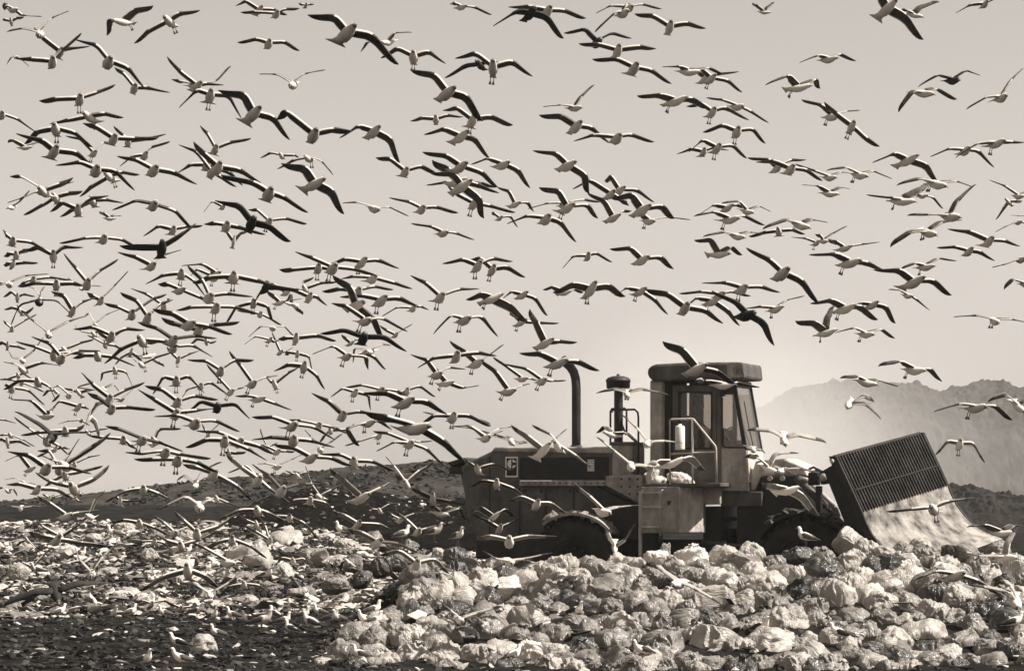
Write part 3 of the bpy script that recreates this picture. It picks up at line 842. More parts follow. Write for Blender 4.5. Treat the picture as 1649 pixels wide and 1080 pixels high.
def standing_mesh(black, seed):
    rnd = random.Random(seed); mb = MB(); X = Vector((1, 0, 0))
    up = Vector((0, 0, 1)); nk = rnd.uniform(-.02, .02)
    c = [(-.25, .17), (-.19, .19), (-.11, .215), (-.02, .24), (.06, .262), (.105, .30), (.122 + nk, .345), (.13 + nk, .385), (.142 + nk, .405), (.168 + nk, .408), (.185 + nk, .404), (.205 + nk, .398), (.228 + nk, .388)]
    rw = [.03, .04, .062, .08, .078, .055, .038, .036, .037, .026, .012, .009, .003]
    rh = [.006, .022, .055, .078, .078, .055, .037, .036, .036, .026, .012, .010, .003]
    loft(mb, [Vector((x, 0, z)) for x, z in c], rw, rh, Vector((-.3, 0, 1)).normalized(), [0] * 9 + [3] * 4, 10)
    g = 2 if black else 1
    for sg in (-1, 1):   # folded wings lie over the flanks
        pts = [Vector((.07, sg * .052, .275)), Vector((.0, sg * .064, .262)), Vector((-.10, sg * .05, .235)), Vector((-.2, sg * .03, .205)), Vector((-.32, sg * .012, .17))]
        loft(mb, pts, [.012, .022, .022, .016, .005], [.02, .056, .05, .028, .008], Vector((0, 0, 1)), [g, g, g, 2], 8)
    for sg in (-1, 1):
        mb.tube([(-.0, sg * .03, .2), (-.015, sg * .03, .12), (.0, sg * .03, .01)], [.014, .007, .007], 6, 3)
        mb.add([(0, sg * .03, .012), (.055, sg * .055, .004), (.06, sg * .03, .006), (.055, sg * .005, .004), (-.01, sg * .03, .002)], [(0, 1, 2), (0, 2, 3), (0, 4, 1), (0, 3, 4), (1, 4, 3, 2)], 3)
    return mb
NIND = 300
keep = sorted(flying, key=lambda b: -b['sz'] * (1 + .3 * b['span'] / 100))[:NIND - len(STAND)]
kidx = {b['idx'] for b in keep}
GULLS = []
rest = MB()
for b in flying:
    mb = rest if b['idx'] not in kidx else MB()
    if b['low'] > 0:
        lift = Vector((0, 0, min(b['low'], .25))); b['C'] += lift; b['w'] = tuple(v + lift for v in b['w']); b['t'] = tuple(v + lift for v in b['t'])
    C0 = b['C']
    if mb is rest: gull_mesh(mb, b['C'], b['t'], b['w'], b['f'], b['up'], b['sc'], b['feet'], random.Random(b['idx']))
    else:
        gull_mesh(mb, Vector((0, 0, 0)), tuple(t - C0 for t in b['t']), tuple(w - C0 for w in b['w']), b['f'], b['up'], b['sc'], b['feet'], random.Random(b['idx']))
        o = mesh_obj('flying_gull', mb.v, mb.f, GD if b['dark'] else GL if b['P'][2][1] > 765 or (b['P'][2][0] > 742 and b['P'][2][1] > 700) else GM, None, mb.m, True)
        o.location = C0; GULLS.append((o, b))
if rest.v:
    o = mesh_obj('distant_gulls', rest.v, rest.f, GM, None, rest.m, True)
    tag(o, 'many small far gulls scattered through the rest of the flock', 'gulls', kind='stuff')
protos = {}
STANDING = []
for i, (px, py, h, dr, fl) in enumerate(STAND):
    key = ('b' in fl, i % 3)
    D = min(ray_ground(px, py), 110)
    if px > 560 and py > 870: D = interp(py, [(860, 57.8), (900, 56.6), (1000, 53.2), (1080, 49.6)]) - .25
    sc = h * D / F / .42
    if key not in protos:
        mb = standing_mesh(key[0], i); o = mesh_obj('standing_gull', mb.v, mb.f, [M_bright] + GM[1:], None, mb.m, True); protos[key] = o
    else:
        o = protos[key].copy(); COL.objects.link(o)
    o.location = W3(px, py, D); sc = max(.8, min(1.5, sc * 1.12)); o.scale = (sc,) * 3
    o.rotation_euler = (0, 0, (0 if dr > 0 else pi) + random.uniform(-.8, .8))
    STANDING.append((o, px, py, h, dr, fl))

# ---------------- rubbish bags ----------------
def bagmat(name, lo, hi, rough):
    m = mat(name, 0, rough, scale=1.7, bump=0, vary2=(lo, hi), detail=5, spec=.5)
    n = m.node_tree; b = n.nodes['Principled BSDF']; tc = n.nodes['Texture Coordinate']
    mpp = n.nodes.new('ShaderNodeMapping'); mpp.inputs['Scale'].default_value = (3.2, 3.2, .9); n.links.new(tc.outputs['Object'], mpp.inputs[0])
    # creased plastic film: stretched, warped ridges
    wn = n.nodes.new('ShaderNodeTexNoise'); wn.inputs['Scale'].default_value = 2.2; wn.inputs['Detail'].default_value = 4
    mx = n.nodes.new('ShaderNodeMixRGB'); mx.inputs[0].default_value = .35
    n.links.new(tc.outputs['Object'], wn.inputs['Vector']); n.links.new(mpp.outputs[0], mx.inputs[1]); n.links.new(wn.outputs['Color'], mx.inputs[2])
    vo = n.nodes.new('ShaderNodeTexNoise'); vo.inputs['Scale'].default_value = 1.7; vo.inputs['Detail'].default_value = 3; vo.inputs['Distortion'].default_value = 1.6
    n.links.new(mx.outputs[0], vo.inputs['Vector'])
    n2 = n.nodes.new('ShaderNodeTexNoise'); n2.inputs['Scale'].default_value = 7; n2.inputs['Detail'].default_value = 6
    n.links.new(mx.outputs[0], n2.inputs['Vector'])
    ad = n.nodes.new('ShaderNodeMath'); ad.operation = 'MULTIPLY_ADD'; ad.inputs[1].default_value = .9
    rd = n.nodes.new('ShaderNodeMath'); rd.operation = 'PINGPONG'; rd.inputs[1].default_value = .09; n.links.new(vo.outputs['Fac'], rd.inputs[0])
    n3 = n.nodes.new('ShaderNodeMath'); n3.operation = 'MULTIPLY'; n3.inputs[1].default_value = .10; n.links.new(n2.outputs['Fac'], n3.inputs[0])
    ad.inputs[1].default_value = 5.5; n.links.new(rd.outputs[0], ad.inputs[0]); n.links.new(n3.outputs[0], ad.inputs[2])
    bp = n.nodes.new('ShaderNodeBump'); bp.inputs['Strength'].default_value = .5; bp.inputs['Distance'].default_value = .045
    n.links.new(ad.outputs[0], bp.inputs['Height']); n.links.new(bp.outputs[0], b.inputs['Normal'])
    return m
BM = [bagmat('plastic_black', .008, .03, .25), bagmat('plastic_dark', .03, .10, .32), bagmat('plastic_grey', .12, .28, .36), bagmat('plastic_pale', .26, .48, .40), bagmat('plastic_white', .56, .78, .6)]
def bag_proto(seed, kind):
    rnd = random.Random(seed); bm = bmesh.new(); bmesh.ops.create_icosphere(bm, subdivisions=5 if kind != 'lump' else 4, radius=1)
    o = Vector((seed * 7.3, seed * 3.1, seed * 1.7)); e = {'round': .85, 'box': .55, 'sack': .72, 'lump': .95, 'sag': .8}[kind]
    npl = rnd.choice((9, 11, 13)); tw = rnd.uniform(0, 6)
    for v in bm.verts:
        p = v.co.copy()
        q = Vector([math.copysign(abs(c) ** e, c) for c in p])
        q = q / max(1, q.length ** .35)
        n1 = noise.noise(p * 1.3 + o); n2 = abs(noise.noise(p * 2.6 + o * 2)); n3 = abs(noise.noise(p * 5.5 + o * 3)); n4 = abs(noise.noise(Vector((p.x * 11, p.y * 11, p.z * 5)) + o))
        a = math.atan2(p.y, p.x) + .5 * n1
        top = max(0, p.z + .25) / 1.25; rr_ = min(1, sqrt(p.x ** 2 + p.y ** 2) * 2.5)
        m1 = abs(noise.noise(Vector((cos(a) * 2.3, sin(a) * 2.3, p.z * .7)) + o * 4)); m2 = abs(noise.noise(Vector((cos(a) * 5.2, sin(a) * 5.2, p.z * 1.1)) + o * 5))
        r = 1 + .20 * n1 + .16 * (n2 - .2) + .03 * (n3 - .18)
        r *= 1 - rr_ * ((.10 + .30 * top) * (m1 - .2) + (.03 + .17 * top) * (m2 - .2))
        q = q * r
        if kind in ('round', 'sag') and seed % 3 != 1 and p.z > .80:    # gathered neck
            k = (p.z - .80) / .2; q.x *= 1 - .62 * k; q.y *= 1 - .62 * k; q.z += .30 * k * k
            if p.z > .975: q.x *= 2.6; q.y *= 2.2; q.z += .08 * cos(5 * a)
        if kind == 'sag': q.x += .22 * q.z; q.z *= .85 - .12 * q.x
        if kind == 'sack': q.z *= .75; q.x *= 1.2; q += Vector((0, 0, .12 * abs(q.x)))
        if q.z < -.72: q.z = -.72 + (q.z + .72) * .45
        v.co = q
    me = bpy.data.meshes.new('rubbish_bag'); bm.to_mesh(me); bm.free()
    # normalise to unit width / height
    xs = [v.co.x for v in me.vertices]; zs = [v.co.z for v in me.vertices]; ys_ = [v.co.y for v in me.vertices]
    sx, sy, sz = max(xs) - min(xs), max(ys_) - min(ys_), max(zs) - min(zs); cx, cy, cz = (max(xs) + min(xs)) / 2, (max(ys_) + min(ys_)) / 2, (max(zs) + min(zs)) / 2
    for v in me.vertices: v.co = Vector(((v.co.x - cx) / sx, (v.co.y - cy) / sy, (v.co.z - cz) / sz))
    me.polygons.foreach_set('use_smooth', [True] * len(me.polygons))
    me.materials.append(BM[2]); return me
KINDS = ['round', 'box', 'sack', 'sag', 'round', 'box', 'lump', 'sag', 'sack', 'round', 'box', 'lump', 'sack', 'sag']
PROTO = [(bag_proto(i + 1, k), k) for i, k in enumerate(KINDS)]
Z5 = """88,24,14,12,6 94,34,12,12,9 82,30,16,11,5 62,39,18,16,6 74,39,11,14,7 82,35,10,12,7 66,34,10,6,5 110,24,14,9,7 122,23,18,13,7 139,26,13,16,5 150,29,15,14,7 156,23,14,12,7
115,29,18,11,6 112,37,18,13,5 104,30,14,10,5 100,42,13,10,5 84,47,16,14,4 86,53,20,14,4 94,47,14,14,5 60,53,20,13,6 106,50,14,15,5 118,46,13,10,4 136,42,12,13,4 124,40,10,12,3
146,43,10,12,4 156,42,14,16,4 48,46,11,14,3 39,52,12,9,4 20,56,13,12,4 32,58,14,12,4 47,58,17,13,5 16,65,15,13,4 51,66,22,14,5 66,66,17,11,6 81,66,16,13,5 65,57,12,14,5 92,64,17,12,6
107,66,17,13,8 117,65,12,12,7 119,56,18,13,5 130,63,16,12,3 134,55,11,14,4 139,50,14,9,3 146,60,17,15,5 158,58,13,11,4 8,69,13,7,6 99,57,12,13,4 150,37,12,9,5 128,51,12,10,4 160,50,11,11,4
70,18,12,12,3 76,22,14,9,4 60,24,13,10,4 34,22,9,9,2 43,20,10,8,4 20,20,9,7,4 52,20,11,8,4 57,30,13,7,3 48,33,11,6,4 24,28,10,6,3 12,30,12,7,4 5,17,10,7,6 94,22,11,8,5 74,29,9,7,3"""
Z6 = """2,17,11,8,8 9,21,13,11,7 17,17,15,13,8 33,16,16,11,6 44,15,11,12,7 54,19,11,9,5 34,23,13,10,7 46,24,12,10,6 29,29,20,11,5 38,29,11,11,4 51,29,20,12,6 24,26,11,6,7 66,17,17,11,2
75,16,12,9,4 87,9,13,9,5 95,13,13,10,6 88,20,14,13,6 76,24,17,15,2 92,26,11,11,5 65,33,12,12,1 82,36,13,18,5 88,30,12,13,6 93,34,11,11,5 101,38,13,13,6 98,32,8,8,8 71,40,13,11,4
7,37,14,13,5 15,46,13,10,4 29,38,15,15,5 15,33,13,10,5 40,42,11,10,4 48,38,8,12,5 56,39,11,10,4 4,46,13,12,5 19,53,12,14,5 27,56,14,16,7 36,49,12,10,4 31,46,11,9,5 60,48,20,14,5 74,47,11,12,5
80,53,14,11,6 90,44,15,10,5 102,46,13,14,4 94,51,13,11,4 50,57,24,13,6 42,57,12,10,6 70,60,14,11,5 90,61,18,9,5 108,55,18,13,5 120,51,20,13,6 111,47,12,10,5 132,46,12,15,5 125,43,14,13,5
113,37,14,9,4 113,27,16,13,7 111,20,16,13,6 105,21,11,13,2 121,17,14,11,5 130,20,13,11,5 123,29,14,10,5 129,26,16,9,6 126,33,13,13,2 136,36,13,13,5 141,41,11,11,2 147,34,13,11,5 145,20,12,11,5
150,26,13,13,5 157,20,13,13,5 162,24,9,16,6 151,42,16,13,3 156,47,16,15,2 142,49,13,13,4 137,55,16,10,4 130,60,16,9,6 150,58,15,11,4 160,60,13,12,3 8,57,11,15,4 3,60,11,9,5 98,59,11,8,3
118,61,12,7,6 160,35,11,13,5 139,15,11,9,4 20,62,9,7,7 58,33,13,9,5 63,25,11,9,5 68,30,9,8,3 58,55,12,10,5 64,56,10,9,4 103,15,11,8,5 112,13,11,7,4 119,11,12,7,5 134,14,11,7,3 154,13,11,8,4"""
RAW = []
for txt, ox, s in ((Z5, 500, 3.335), (Z6, 1050, 3.632)):
    for t in txt.split():
        a = [float(q) for q in t.split(',')]; RAW.append((ox + a[0] * s, 840 + a[1] * s, a[2] * s, a[3] * s, int(a[4]), 1))
# bags and sacks lying in the rubbish field on the left, and the pale one on the bare soil
for t in """330,1043,52,24,6 462,870,66,30,7 400,893,66,34,7 415,905,60,26,5 300,862,28,20,6 345,850,26,18,5 250,862,26,16,5 560,880,40,22,5 600,875,44,26,4 640,905,50,30,3 600,915,46,26,3 540,905,40,22,5 500,900,44,24,5 455,925,44,22,6
150,868,34,18,6 95,860,30,14,5 200,850,34,18,6 40,880,38,20,7 30,925,36,24,6 110,895,30,16,5 240,895,34,20,6 170,925,34,18,5 290,935,34,18,6 360,930,38,18,5 70,955,36,18,6 210,955,36,16,5 130,960,30,14,6 330,960,36,16,4 440,950,36,16,5
520,935,42,20,4 580,945,46,20,4 640,950,44,20,3 690,915,40,24,4 710,895,34,22,5 660,882,30,20,5 480,955,34,14,5 400,965,34,14,6 260,970,32,14,6 20,980,34,14,5 155,985,28,12,7 30,1005,16,6,8""".split():
    a = [float(q) for q in t.split(',')]; RAW.append((a[0], a[1], a[2], a[3], int(a[4]), 0))
rf = random.Random(21); NF = 0
while NF < 118:      # bags showing in the gaps between the bigger ones
    x = rf.uniform(560, 1668); y = rf.uniform(912, 1082)
    if x < interp(y, [(880, 700), (930, 660), (990, 640), (1020, 560), (1080, 545)]): continue
    dd_ = min(sqrt(((x - r_[0]) / max(r_[2], 20)) ** 2 + ((y - r_[1]) / max(r_[3], 16)) ** 2) for r_ in RAW)
    if dd_ < .50: continue
    w = rf.uniform(34, 54); RAW.append((x, y + 3, w, w * rf.uniform(.65, .95), rf.choice((2, 3, 4, 4, 4, 5, 5, 6)), 1)); NF += 1
TONE = {1: 0, 2: 1, 3: 1, 4: 2, 5: 3, 6: 3, 7: 3, 8: 4, 9: 4}
BAGS = []
rb = random.Random(5)
for i, (px, py, w, h, tone, pile) in enumerate(RAW):
    if pile: D = interp(py, [(855, 57.8), (900, 56.4), (960, 54.4), (1000, 53.0), (1080, 49.5)])
    else: D = min(112, ray_ground(px, py + h * .35) + .2)
    me, k = PROTO[(i * 5 + int(px)) % len(PROTO)]
    if tone == 9: me, k = PROTO[1]
    o = bpy.data.objects.new('rubbish_bag', me); COL.objects.link(o)
    cr_ = 1.08 if py < 925 else 1.24
    ww, hh = w * D / F * cr_, h * D / F * cr_ * 1.06
    if h > w: rz_, ry = rb.uniform(-3, 3), rb.uniform(-.15, .15)
    else: rz_, ry = rb.uniform(-3, 3), rb.uniform(-.4, .4)
    o.location = W3(px, py, D); big_t = rb.random() < .42 and k != 'sack'
    o.rotation_euler = (rb.uniform(-1.5, 1.5) if big_t else rb.uniform(-.4, .4), rb.uniform(-1.3, 1.3) if big_t else ry, rz_)
    av = (ww + hh) / 2
    o.scale = (av * 1.04, av * 1.04, av * .98) if big_t else (ww * .95, max(av, ww * .8), hh)
    o.material_slots[0].link = 'OBJECT'; o.material_slots[0].material = BM[2 if tone == 5 and i % 2 else TONE[tone]]
    BAGS.append((o, px, py, w, h, tone, k, pile))

# ---------------- loose rubbish (nobody could count it) ----------------
LM = [mat('litter_dark', .012, .9, scale=8, bump=.3), mat('litter_brown', .045, .9, scale=8, bump=.3), mat('litter_grey', .16, .8, scale=8, bump=.3), mat('litter_pale', .5, .7, var=.2, scale=8, bump=.3)]
t = (1 + sqrt(5)) / 2
ICO = [Vector(v).normalized() for v in ((-1, t, 0), (1, t, 0), (-1, -t, 0), (1, -t, 0), (0, -1, t), (0, 1, t), (0, -1, -t), (0, 1, -t), (t, 0, -1), (t, 0, 1), (-t, 0, -1), (-t, 0, 1))]
ICF = [(0, 11, 5), (0, 5, 1), (0, 1, 7), (0, 7, 10), (0, 10, 11), (1, 5, 9), (5, 11, 4), (11, 10, 2), (10, 7, 6), (7, 1, 8), (3, 9, 4), (3, 4, 2), (3, 2, 6), (3, 6, 8), (3, 8, 9), (4, 9, 5), (2, 4, 11), (6, 2, 10), (8, 6, 7), (9, 8, 1)]
def shard(mb, c, r, m, flat):
    rx, ry, rz = r * rb.uniform(.6, 1.5), r * rb.uniform(.6, 1.5), r * flat * rb.uniform(.5, 1.3)
    M = Matrix.Rotation(rb.uniform(0, 6.28), 3, 'Z') @ Matrix.Rotation(rb.uniform(-.7, .7), 3, 'X')
    vs = []
    for v in ICO:
        q = rb.uniform(.45, 1.35); vs.append(c + M @ Vector((v.x * rx * q, v.y * ry * q, v.z * rz * q)))
    mb.add(vs, ICF, m)
mb = MB()
def surf(px, y): x = (px - 824.5) / F * y; return Vector((x, y, ground_z(x, y)))
for i in range(16500):        # rubbish field
    y = 66 + 46 * rb.random() ** 1.25; px = rb.uniform(-130, 800)
    if y < 69 and rb.random() < .42: continue
    p = surf(px, y); n = fbm(p.x * .45, y * .22, 11, 3)
    pick = rb.random() + n * .75
    m = 0 if pick < .24 else 1 if pick < .50 else 2 if pick < .78 else 3
    r = rb.uniform(.03, .11)
    if m >= 2 and rb.random() < .3: shard(mb, p + Vector((0, 0, .04)), r * rb.uniform(1.6, 2.6), m, rb.choice((.15, .3)))
    else: shard(mb, p + Vector((0, 0, r * .25)), r, m, rb.choice((.35, .6, .9)))
for i in range(900):        # specks on the bare soil in front
    y = rb.uniform(44, 67); px = rb.uniform(-60, 640); p = surf(px, y)
    r = rb.choice((.02, .03, .03, .045, .07, .11)); shard(mb, p, r, rb.choice((0, 0, 1, 1, 2, 3)) if r < .1 else rb.choice((1, 2, 3)), .35)
for i in range(3600):       # clods and ruts' crumbs
    y = rb.uniform(43, 68); px = rb.uniform(-80, 660); p = surf(px, y)
    shard(mb, p, rb.uniform(.02, .09), rb.choice((0, 0, 0, 1)), .6)
for i in range(900):        # scraps between the bags
    px = rb.uniform(520, 1720); y = rb.uniform(48, 58.3)
    p = surf(px, y); r = rb.uniform(.03, .10); shard(mb, p + Vector((0, 0, .01)), r, rb.choice((0, 0, 1, 1, 2, 3)), rb.choice((.4, .8)))
for i in range(60):         # flattened film, card and cartons between the bags
    px = rb.uniform(560, 1700); y = rb.uniform(48.5, 58); p = surf(px, y)
    shard(mb, p + Vector((0, -.1, rb.uniform(.05, .2))), rb.uniform(.07, .16), rb.choice((0, 1, 2, 3)), rb.choice((.12, .2)))
for i in range(2400):       # scrub and clods on the bank
    px = rb.uniform(-40, 780); y = rb.uniform(128, 150); h = interp(y, prof); top = EYE - (interp(px, RIDGE) - 800) / F * 150
    shard(mb, Vector(((px - 824.5) / F * 150, y - .3, 1.3 + (top - 1.3) * h)), rb.uniform(.05, .16), rb.choice((0, 0, 0, 1, 1)), .6)
for i in range(420):        # scraps on the tipped earth
    px = rb.uniform(330, 880); y = rb.uniform(107, 114)
    x = (px - 824.5) / F * y; top = EYE - (interp((x * F / 113 + 824.5), TOPM) - 800) / F * 113
    h = sin(pi * (y - 106) / 14) ** .6; z = 1 + (top - 1) * h
    shard(mb, Vector((x, y, z)), rb.uniform(.03, .12), rb.choice((0, 0, 0, 1, 2, 3)), .5)
tag(mb.build('loose_rubbish', LM), 'torn paper, rags and clods strewn across the tip', 'rubbish', kind='stuff')

# ---------------- the wheel dozer ----------------
TH = R(17); cT, sT = cos(TH), sin(TH); OY = 63.0; OX = (925 - 824.5) / F * OY; OZ = EYE - 173 / F * OY
def U(px, v): k = (px - 824.5) / F; return (k * (OY + v * cT) - OX - v * sT) / (cT + k * sT)
def ZL(px, py, v): return EYE - (py - 800) / F * (OY - U(px, v) * sT + v * cT) - OZ
def Q(px, py, v): return (U(px, v), ZL(px, py, v))
def Q3(px, py, v): return (U(px, v), v, ZL(px, py, v))
def poly(pts, v): return [Q(x, y, v) for x, y in pts]
mach = empty('wheel_dozer', (OX, OY, OZ), -TH)
tag(mach, 'big dusty wheeled bulldozer with enclosed cab, raised ribbed blade and curved exhaust', 'bulldozer')
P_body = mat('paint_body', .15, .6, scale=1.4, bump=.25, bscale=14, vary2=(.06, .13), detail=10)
P_light = mat('paint_lighter', .36, .7, scale=1.6, bump=.3, bscale=14, vary2=(.22, .46), detail=10)  # lighter tone for the pale machine parts
P_pale = mat('paint_pale', .6, .7, scale=3, bump=.3, bscale=14, vary2=(.55, .8), detail=10)
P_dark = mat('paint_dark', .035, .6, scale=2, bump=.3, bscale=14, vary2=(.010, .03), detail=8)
P_black = mat('black_steel', .012, .6, scale=3, bump=.2, vary2=(.006, .02))
P_rub = mat('tyre_rubber', .02, .85, scale=4, bump=.4, vary2=(.012, .035))
P_rail = mat('rail_paint', .5, .5, var=.2, scale=5, bump=.1)
P_white = mat('white_plate', .85, .6, var=.05, scale=5, bump=.05)
def grime(m, lo, hi):
    n = m.node_tree; b = n.nodes['Principled BSDF']; src = b.inputs['Base Color'].links[0].from_socket; tc = n.nodes['Texture Coordinate']
    mp = n.nodes.new('ShaderNodeMapping'); mp.inputs['Scale'].default_value = (2.4, 2.4, .8); n.links.new(tc.outputs['Object'], mp.inputs[0])
    z = n.nodes.new('ShaderNodeTexNoise'); z.inputs['Scale'].default_value = 1.6; z.inputs['Detail'].default_value = 9; z.inputs['Roughness'].default_value = .7; n.links.new(mp.outputs[0], z.inputs['Vector'])
    r = n.nodes.new('ShaderNodeMapRange'); r.inputs[1].default_value = .38; r.inputs[2].default_value = .66; r.inputs[3].default_value = lo; r.inputs[4].default_value = hi; n.links.new(z.outputs['Fac'], r.inputs[0])
    mx = n.nodes.new('ShaderNodeMixRGB'); mx.blend_type = 'MULTIPLY'; mx.inputs[0].default_value = 1; n.links.new(src, mx.inputs[1]); n.links.new(r.outputs[0], mx.inputs[2]); n.links.new(mx.outputs[0], b.inputs['Base Color'])
def glass(name, a, v):
    m = bpy.data.materials.new(name); m.use_nodes = True; n = m.node_tree; n.nodes.clear()
    tr = n.nodes.new('ShaderNodeBsdfTransparent'); tr.inputs[0].default_value = (v, v * .97, v * .94, 1)
    gl = n.nodes.new('ShaderNodeBsdfGlossy'); gl.inputs['Roughness'].default_value = .12; gl.inputs[0].default_value = (.8, .78, .75, 1)
    mx = n.nodes.new('ShaderNodeMixShader'); mx.inputs[0].default_value = a; o = n.nodes.new('ShaderNodeOutputMaterial')
    n.links.new(tr.outputs[0], mx.inputs[1]); n.links.new(gl.outputs[0], mx.inputs[2]); n.links.new(mx.outputs[0], o.inputs[0]); return m
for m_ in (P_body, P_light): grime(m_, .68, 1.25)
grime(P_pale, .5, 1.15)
G_door = glass('door_glass', .06, .72); G_clear = glass('clear_glass', .10, .82); G_dust = glass('dusty_glass', .28, .7)
def part(name, fn, m, parent=mach, bevel=.02, smooth=False):
    b = MB(); fn(b); return b.build(name, m, parent, smooth, bevel)
# hood
hood = part('engine_hood', lambda b: b.prism(poly([(737, 752), (797, 723), (985, 723), (985, 775), (1032, 790), (1032, 868), (768, 870), (754, 835), (745, 785)], .75), .75, 2.5), P_body, bevel=.06)
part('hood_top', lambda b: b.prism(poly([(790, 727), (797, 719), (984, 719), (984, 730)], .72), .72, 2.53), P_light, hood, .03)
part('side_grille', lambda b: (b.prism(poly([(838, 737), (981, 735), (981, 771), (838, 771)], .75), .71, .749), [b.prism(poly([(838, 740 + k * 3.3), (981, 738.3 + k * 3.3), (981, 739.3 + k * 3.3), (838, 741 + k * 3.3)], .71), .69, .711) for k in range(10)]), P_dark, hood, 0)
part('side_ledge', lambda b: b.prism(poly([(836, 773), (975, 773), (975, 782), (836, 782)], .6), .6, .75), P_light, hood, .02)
for x0, x1 in ((840, 877), (882, 922), (926, 958)):
    part('side_door', lambda b: (b.prism(poly([(x0, 786), (x1, 786), (x1, 866), (x0, 866)], .735), .725, .749), b.prism(poly([(x1 - 6, 822), (x1 - 3, 822), (x1 - 3, 832), (x1 - 6, 832)], .72), .70, .726)), P_body, hood, .012)
for x in (788, 836, 879, 924):
    part('panel_seam', lambda b: b.prism(poly([(x, 735 if x == 788 else 785), (x + 1.6, 735 if x == 788 else 785), (x + 1.6, 868), (x, 868)], .745), .738, .7495), P_black, hood, 0)
part('rear_bumper', lambda b: (b.prism(poly([(720, 744), (748, 736), (752, 742), (726, 752)], .7), .7, 2.5), b.prism(poly([(723, 752), (745, 750), (745, 762), (723, 763)], .7), .7, 1.3)), P_dark, mach, .02)
part('counterweight', lambda b: b.prism(poly([(765, 866), (871, 866), (871, 899), (765, 899)], .35), .35, 2.9), P_dark, mach, .04)
part('chassis', lambda b: (b.prism(poly([(870, 868), (1165, 868), (1165, 925), (870, 925)], 1.0), 1.0, 2.3), b.prism(poly([(1030, 858), (1060, 858), (1060, 905), (1030, 905)], .6), .6, 1.0), b.prism(poly([(1132, 815), (1162, 815), (1162, 905), (1132, 905)], .9), .9, 2.4)), P_black, mach, .02)
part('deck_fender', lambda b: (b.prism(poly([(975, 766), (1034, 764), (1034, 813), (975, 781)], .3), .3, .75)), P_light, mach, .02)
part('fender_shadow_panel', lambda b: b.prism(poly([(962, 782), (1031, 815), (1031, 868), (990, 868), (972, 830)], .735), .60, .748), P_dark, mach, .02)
part('grille_post', lambda b: b.prism(poly([(1028, 790), (1033, 790), (1033, 896), (1028, 896)], .05), .05, .13), P_rail, mach, .01)
aux = part('breather_box', lambda b: b.prism(poly([(984, 715), (1019, 715), (1019, 768), (984, 768)], .8), .8, 1.7), P_light, mach, .03)
part('breather_lid', lambda b: b.prism(poly([(981, 711), (1020, 711), (1020, 717), (981, 717)], .77), .77, 1.75), P_body, aux, .01)
for x in (844, 872, 886, 918, 930, 954):
    for y in (790, 860): part('hinge', lambda b: b.prism(poly([(x - 1.5, y - 3), (x + 1.5, y - 3), (x + 1.5, y + 3), (x - 1.5, y + 3)], .72), .70, .724), P_dark, hood, .004)
for k in range(14): part('bolt', lambda b: b.lathe([(0, -.02), (.016, -.02), (.016, .0)], (U(842 + k * 10, .6), .6, ZL(842 + k * 10, 777.5, .6)), 'y', 8), P_dark, hood, 0)
for k in range(9): part('bolt', lambda b: b.lathe([(0, -.02), (.02, -.02), (.02, .0)], (U(1001 + (k % 3) * 13, .3), .3, ZL(1001, 771 + (k // 3) * 12, .3)), 'y', 8), P_dark, mach, 0)
# company plate and sticker
lg = part('logo_plate', lambda b: b.prism(poly([(814, 735), (834, 735), (834, 768), (814, 768)], .745), .735, .7495), P_white, mach, 0)
part('logo_field', lambda b: b.prism(poly([(816, 737.5), (832, 737.5), (832, 765.5), (816, 765.5)], .735), .731, .7352), P_black, lg, 0)
def disc(b):
    cx, cz = Q(824, 746.5, .73); r = .088
    # a white disc cut by a black letter: left half with a vertical bar, right half notched
    for a0, a1 in ((97, 263), (-83, -14), (14, 83)):
        n = 14; pts = [(cx + (-.008 if a0 == 97 else .02), cz + (0 if a0 == 97 else (-.03 if a0 < 0 else .03)))] + [(cx + r * cos(R(a0 + (a1 - a0) * i / n)), cz + r * sin(R(a0 + (a1 - a0) * i / n))) for i in range(n + 1)]
        b.prism(pts, .727, .7312)
part('logo_emblem', disc, P_white, lg, 0)
part('notice_sticker', lambda b: b.prism(poly([(946, 739), (957, 739), (957, 758), (946, 758)], .70), .695, .70), P_white, mach, 0)
def text(body, px, py, v, size, m, parent, stretch=1):
    c = bpy.data.curves.new(body.lower(), 'FONT'); c.body = body; c.size = size; c.extrude = .002; c.materials.append(m)
    tmp = bpy.data.objects.new('tmp', c); me = bpy.data.meshes.new_from_object(tmp); bpy.data.objects.remove(tmp)
    o = bpy.data.objects.new('lettering', me); COL.objects.link(o); o.parent = parent
    o.location = Q3(px, py, v); o.rotation_euler = (R(90), 0, 0); o.scale = (stretch, 1, 1); return o
# exhaust
ex = MB(); pts = [(928, 722), (928, 700), (928, 660), (928, 625), (927, 610), (924, 599), (918, 590), (910, 583), (905, 577)]
ex.tube([Q3(x, y, 1.6) for x, y in pts], .088, 18); ex = ex.build('exhaust_pipe', P_dark, mach, True)
part('exhaust_collar', lambda b: b.lathe([(.0, 0), (.13, 0), (.13, .05), (.10, .09), (.088, .09)], (U(928, 1.6), 1.6, ZL(928, 724, 1.6)), 'z', 20), P_dark, ex, 0, True)
# air cleaner
ac = MB(); zc = lambda y: ZL(996, y, 1.35)
ac.lathe([(.085, zc(715)), (.085, zc(625))], (U(996, 1.35), 1.35, 0), 'z', 18); ac = ac.build('air_intake', P_dark, mach, True)
part('intake_cap', lambda b: b.lathe([(.0, zc(626)), (.2, zc(626)), (.225, zc(624)), (.228, zc(615)), (.24, zc(614)), (.24, zc(612)), (.2, zc(608)), (.11, zc(605.5)), (.03, zc(605)), (.03, zc(602)), (0, zc(601.5))], (U(995.5, 1.35), 1.35, 0), 'z', 28), P_dark, ac, 0, True)
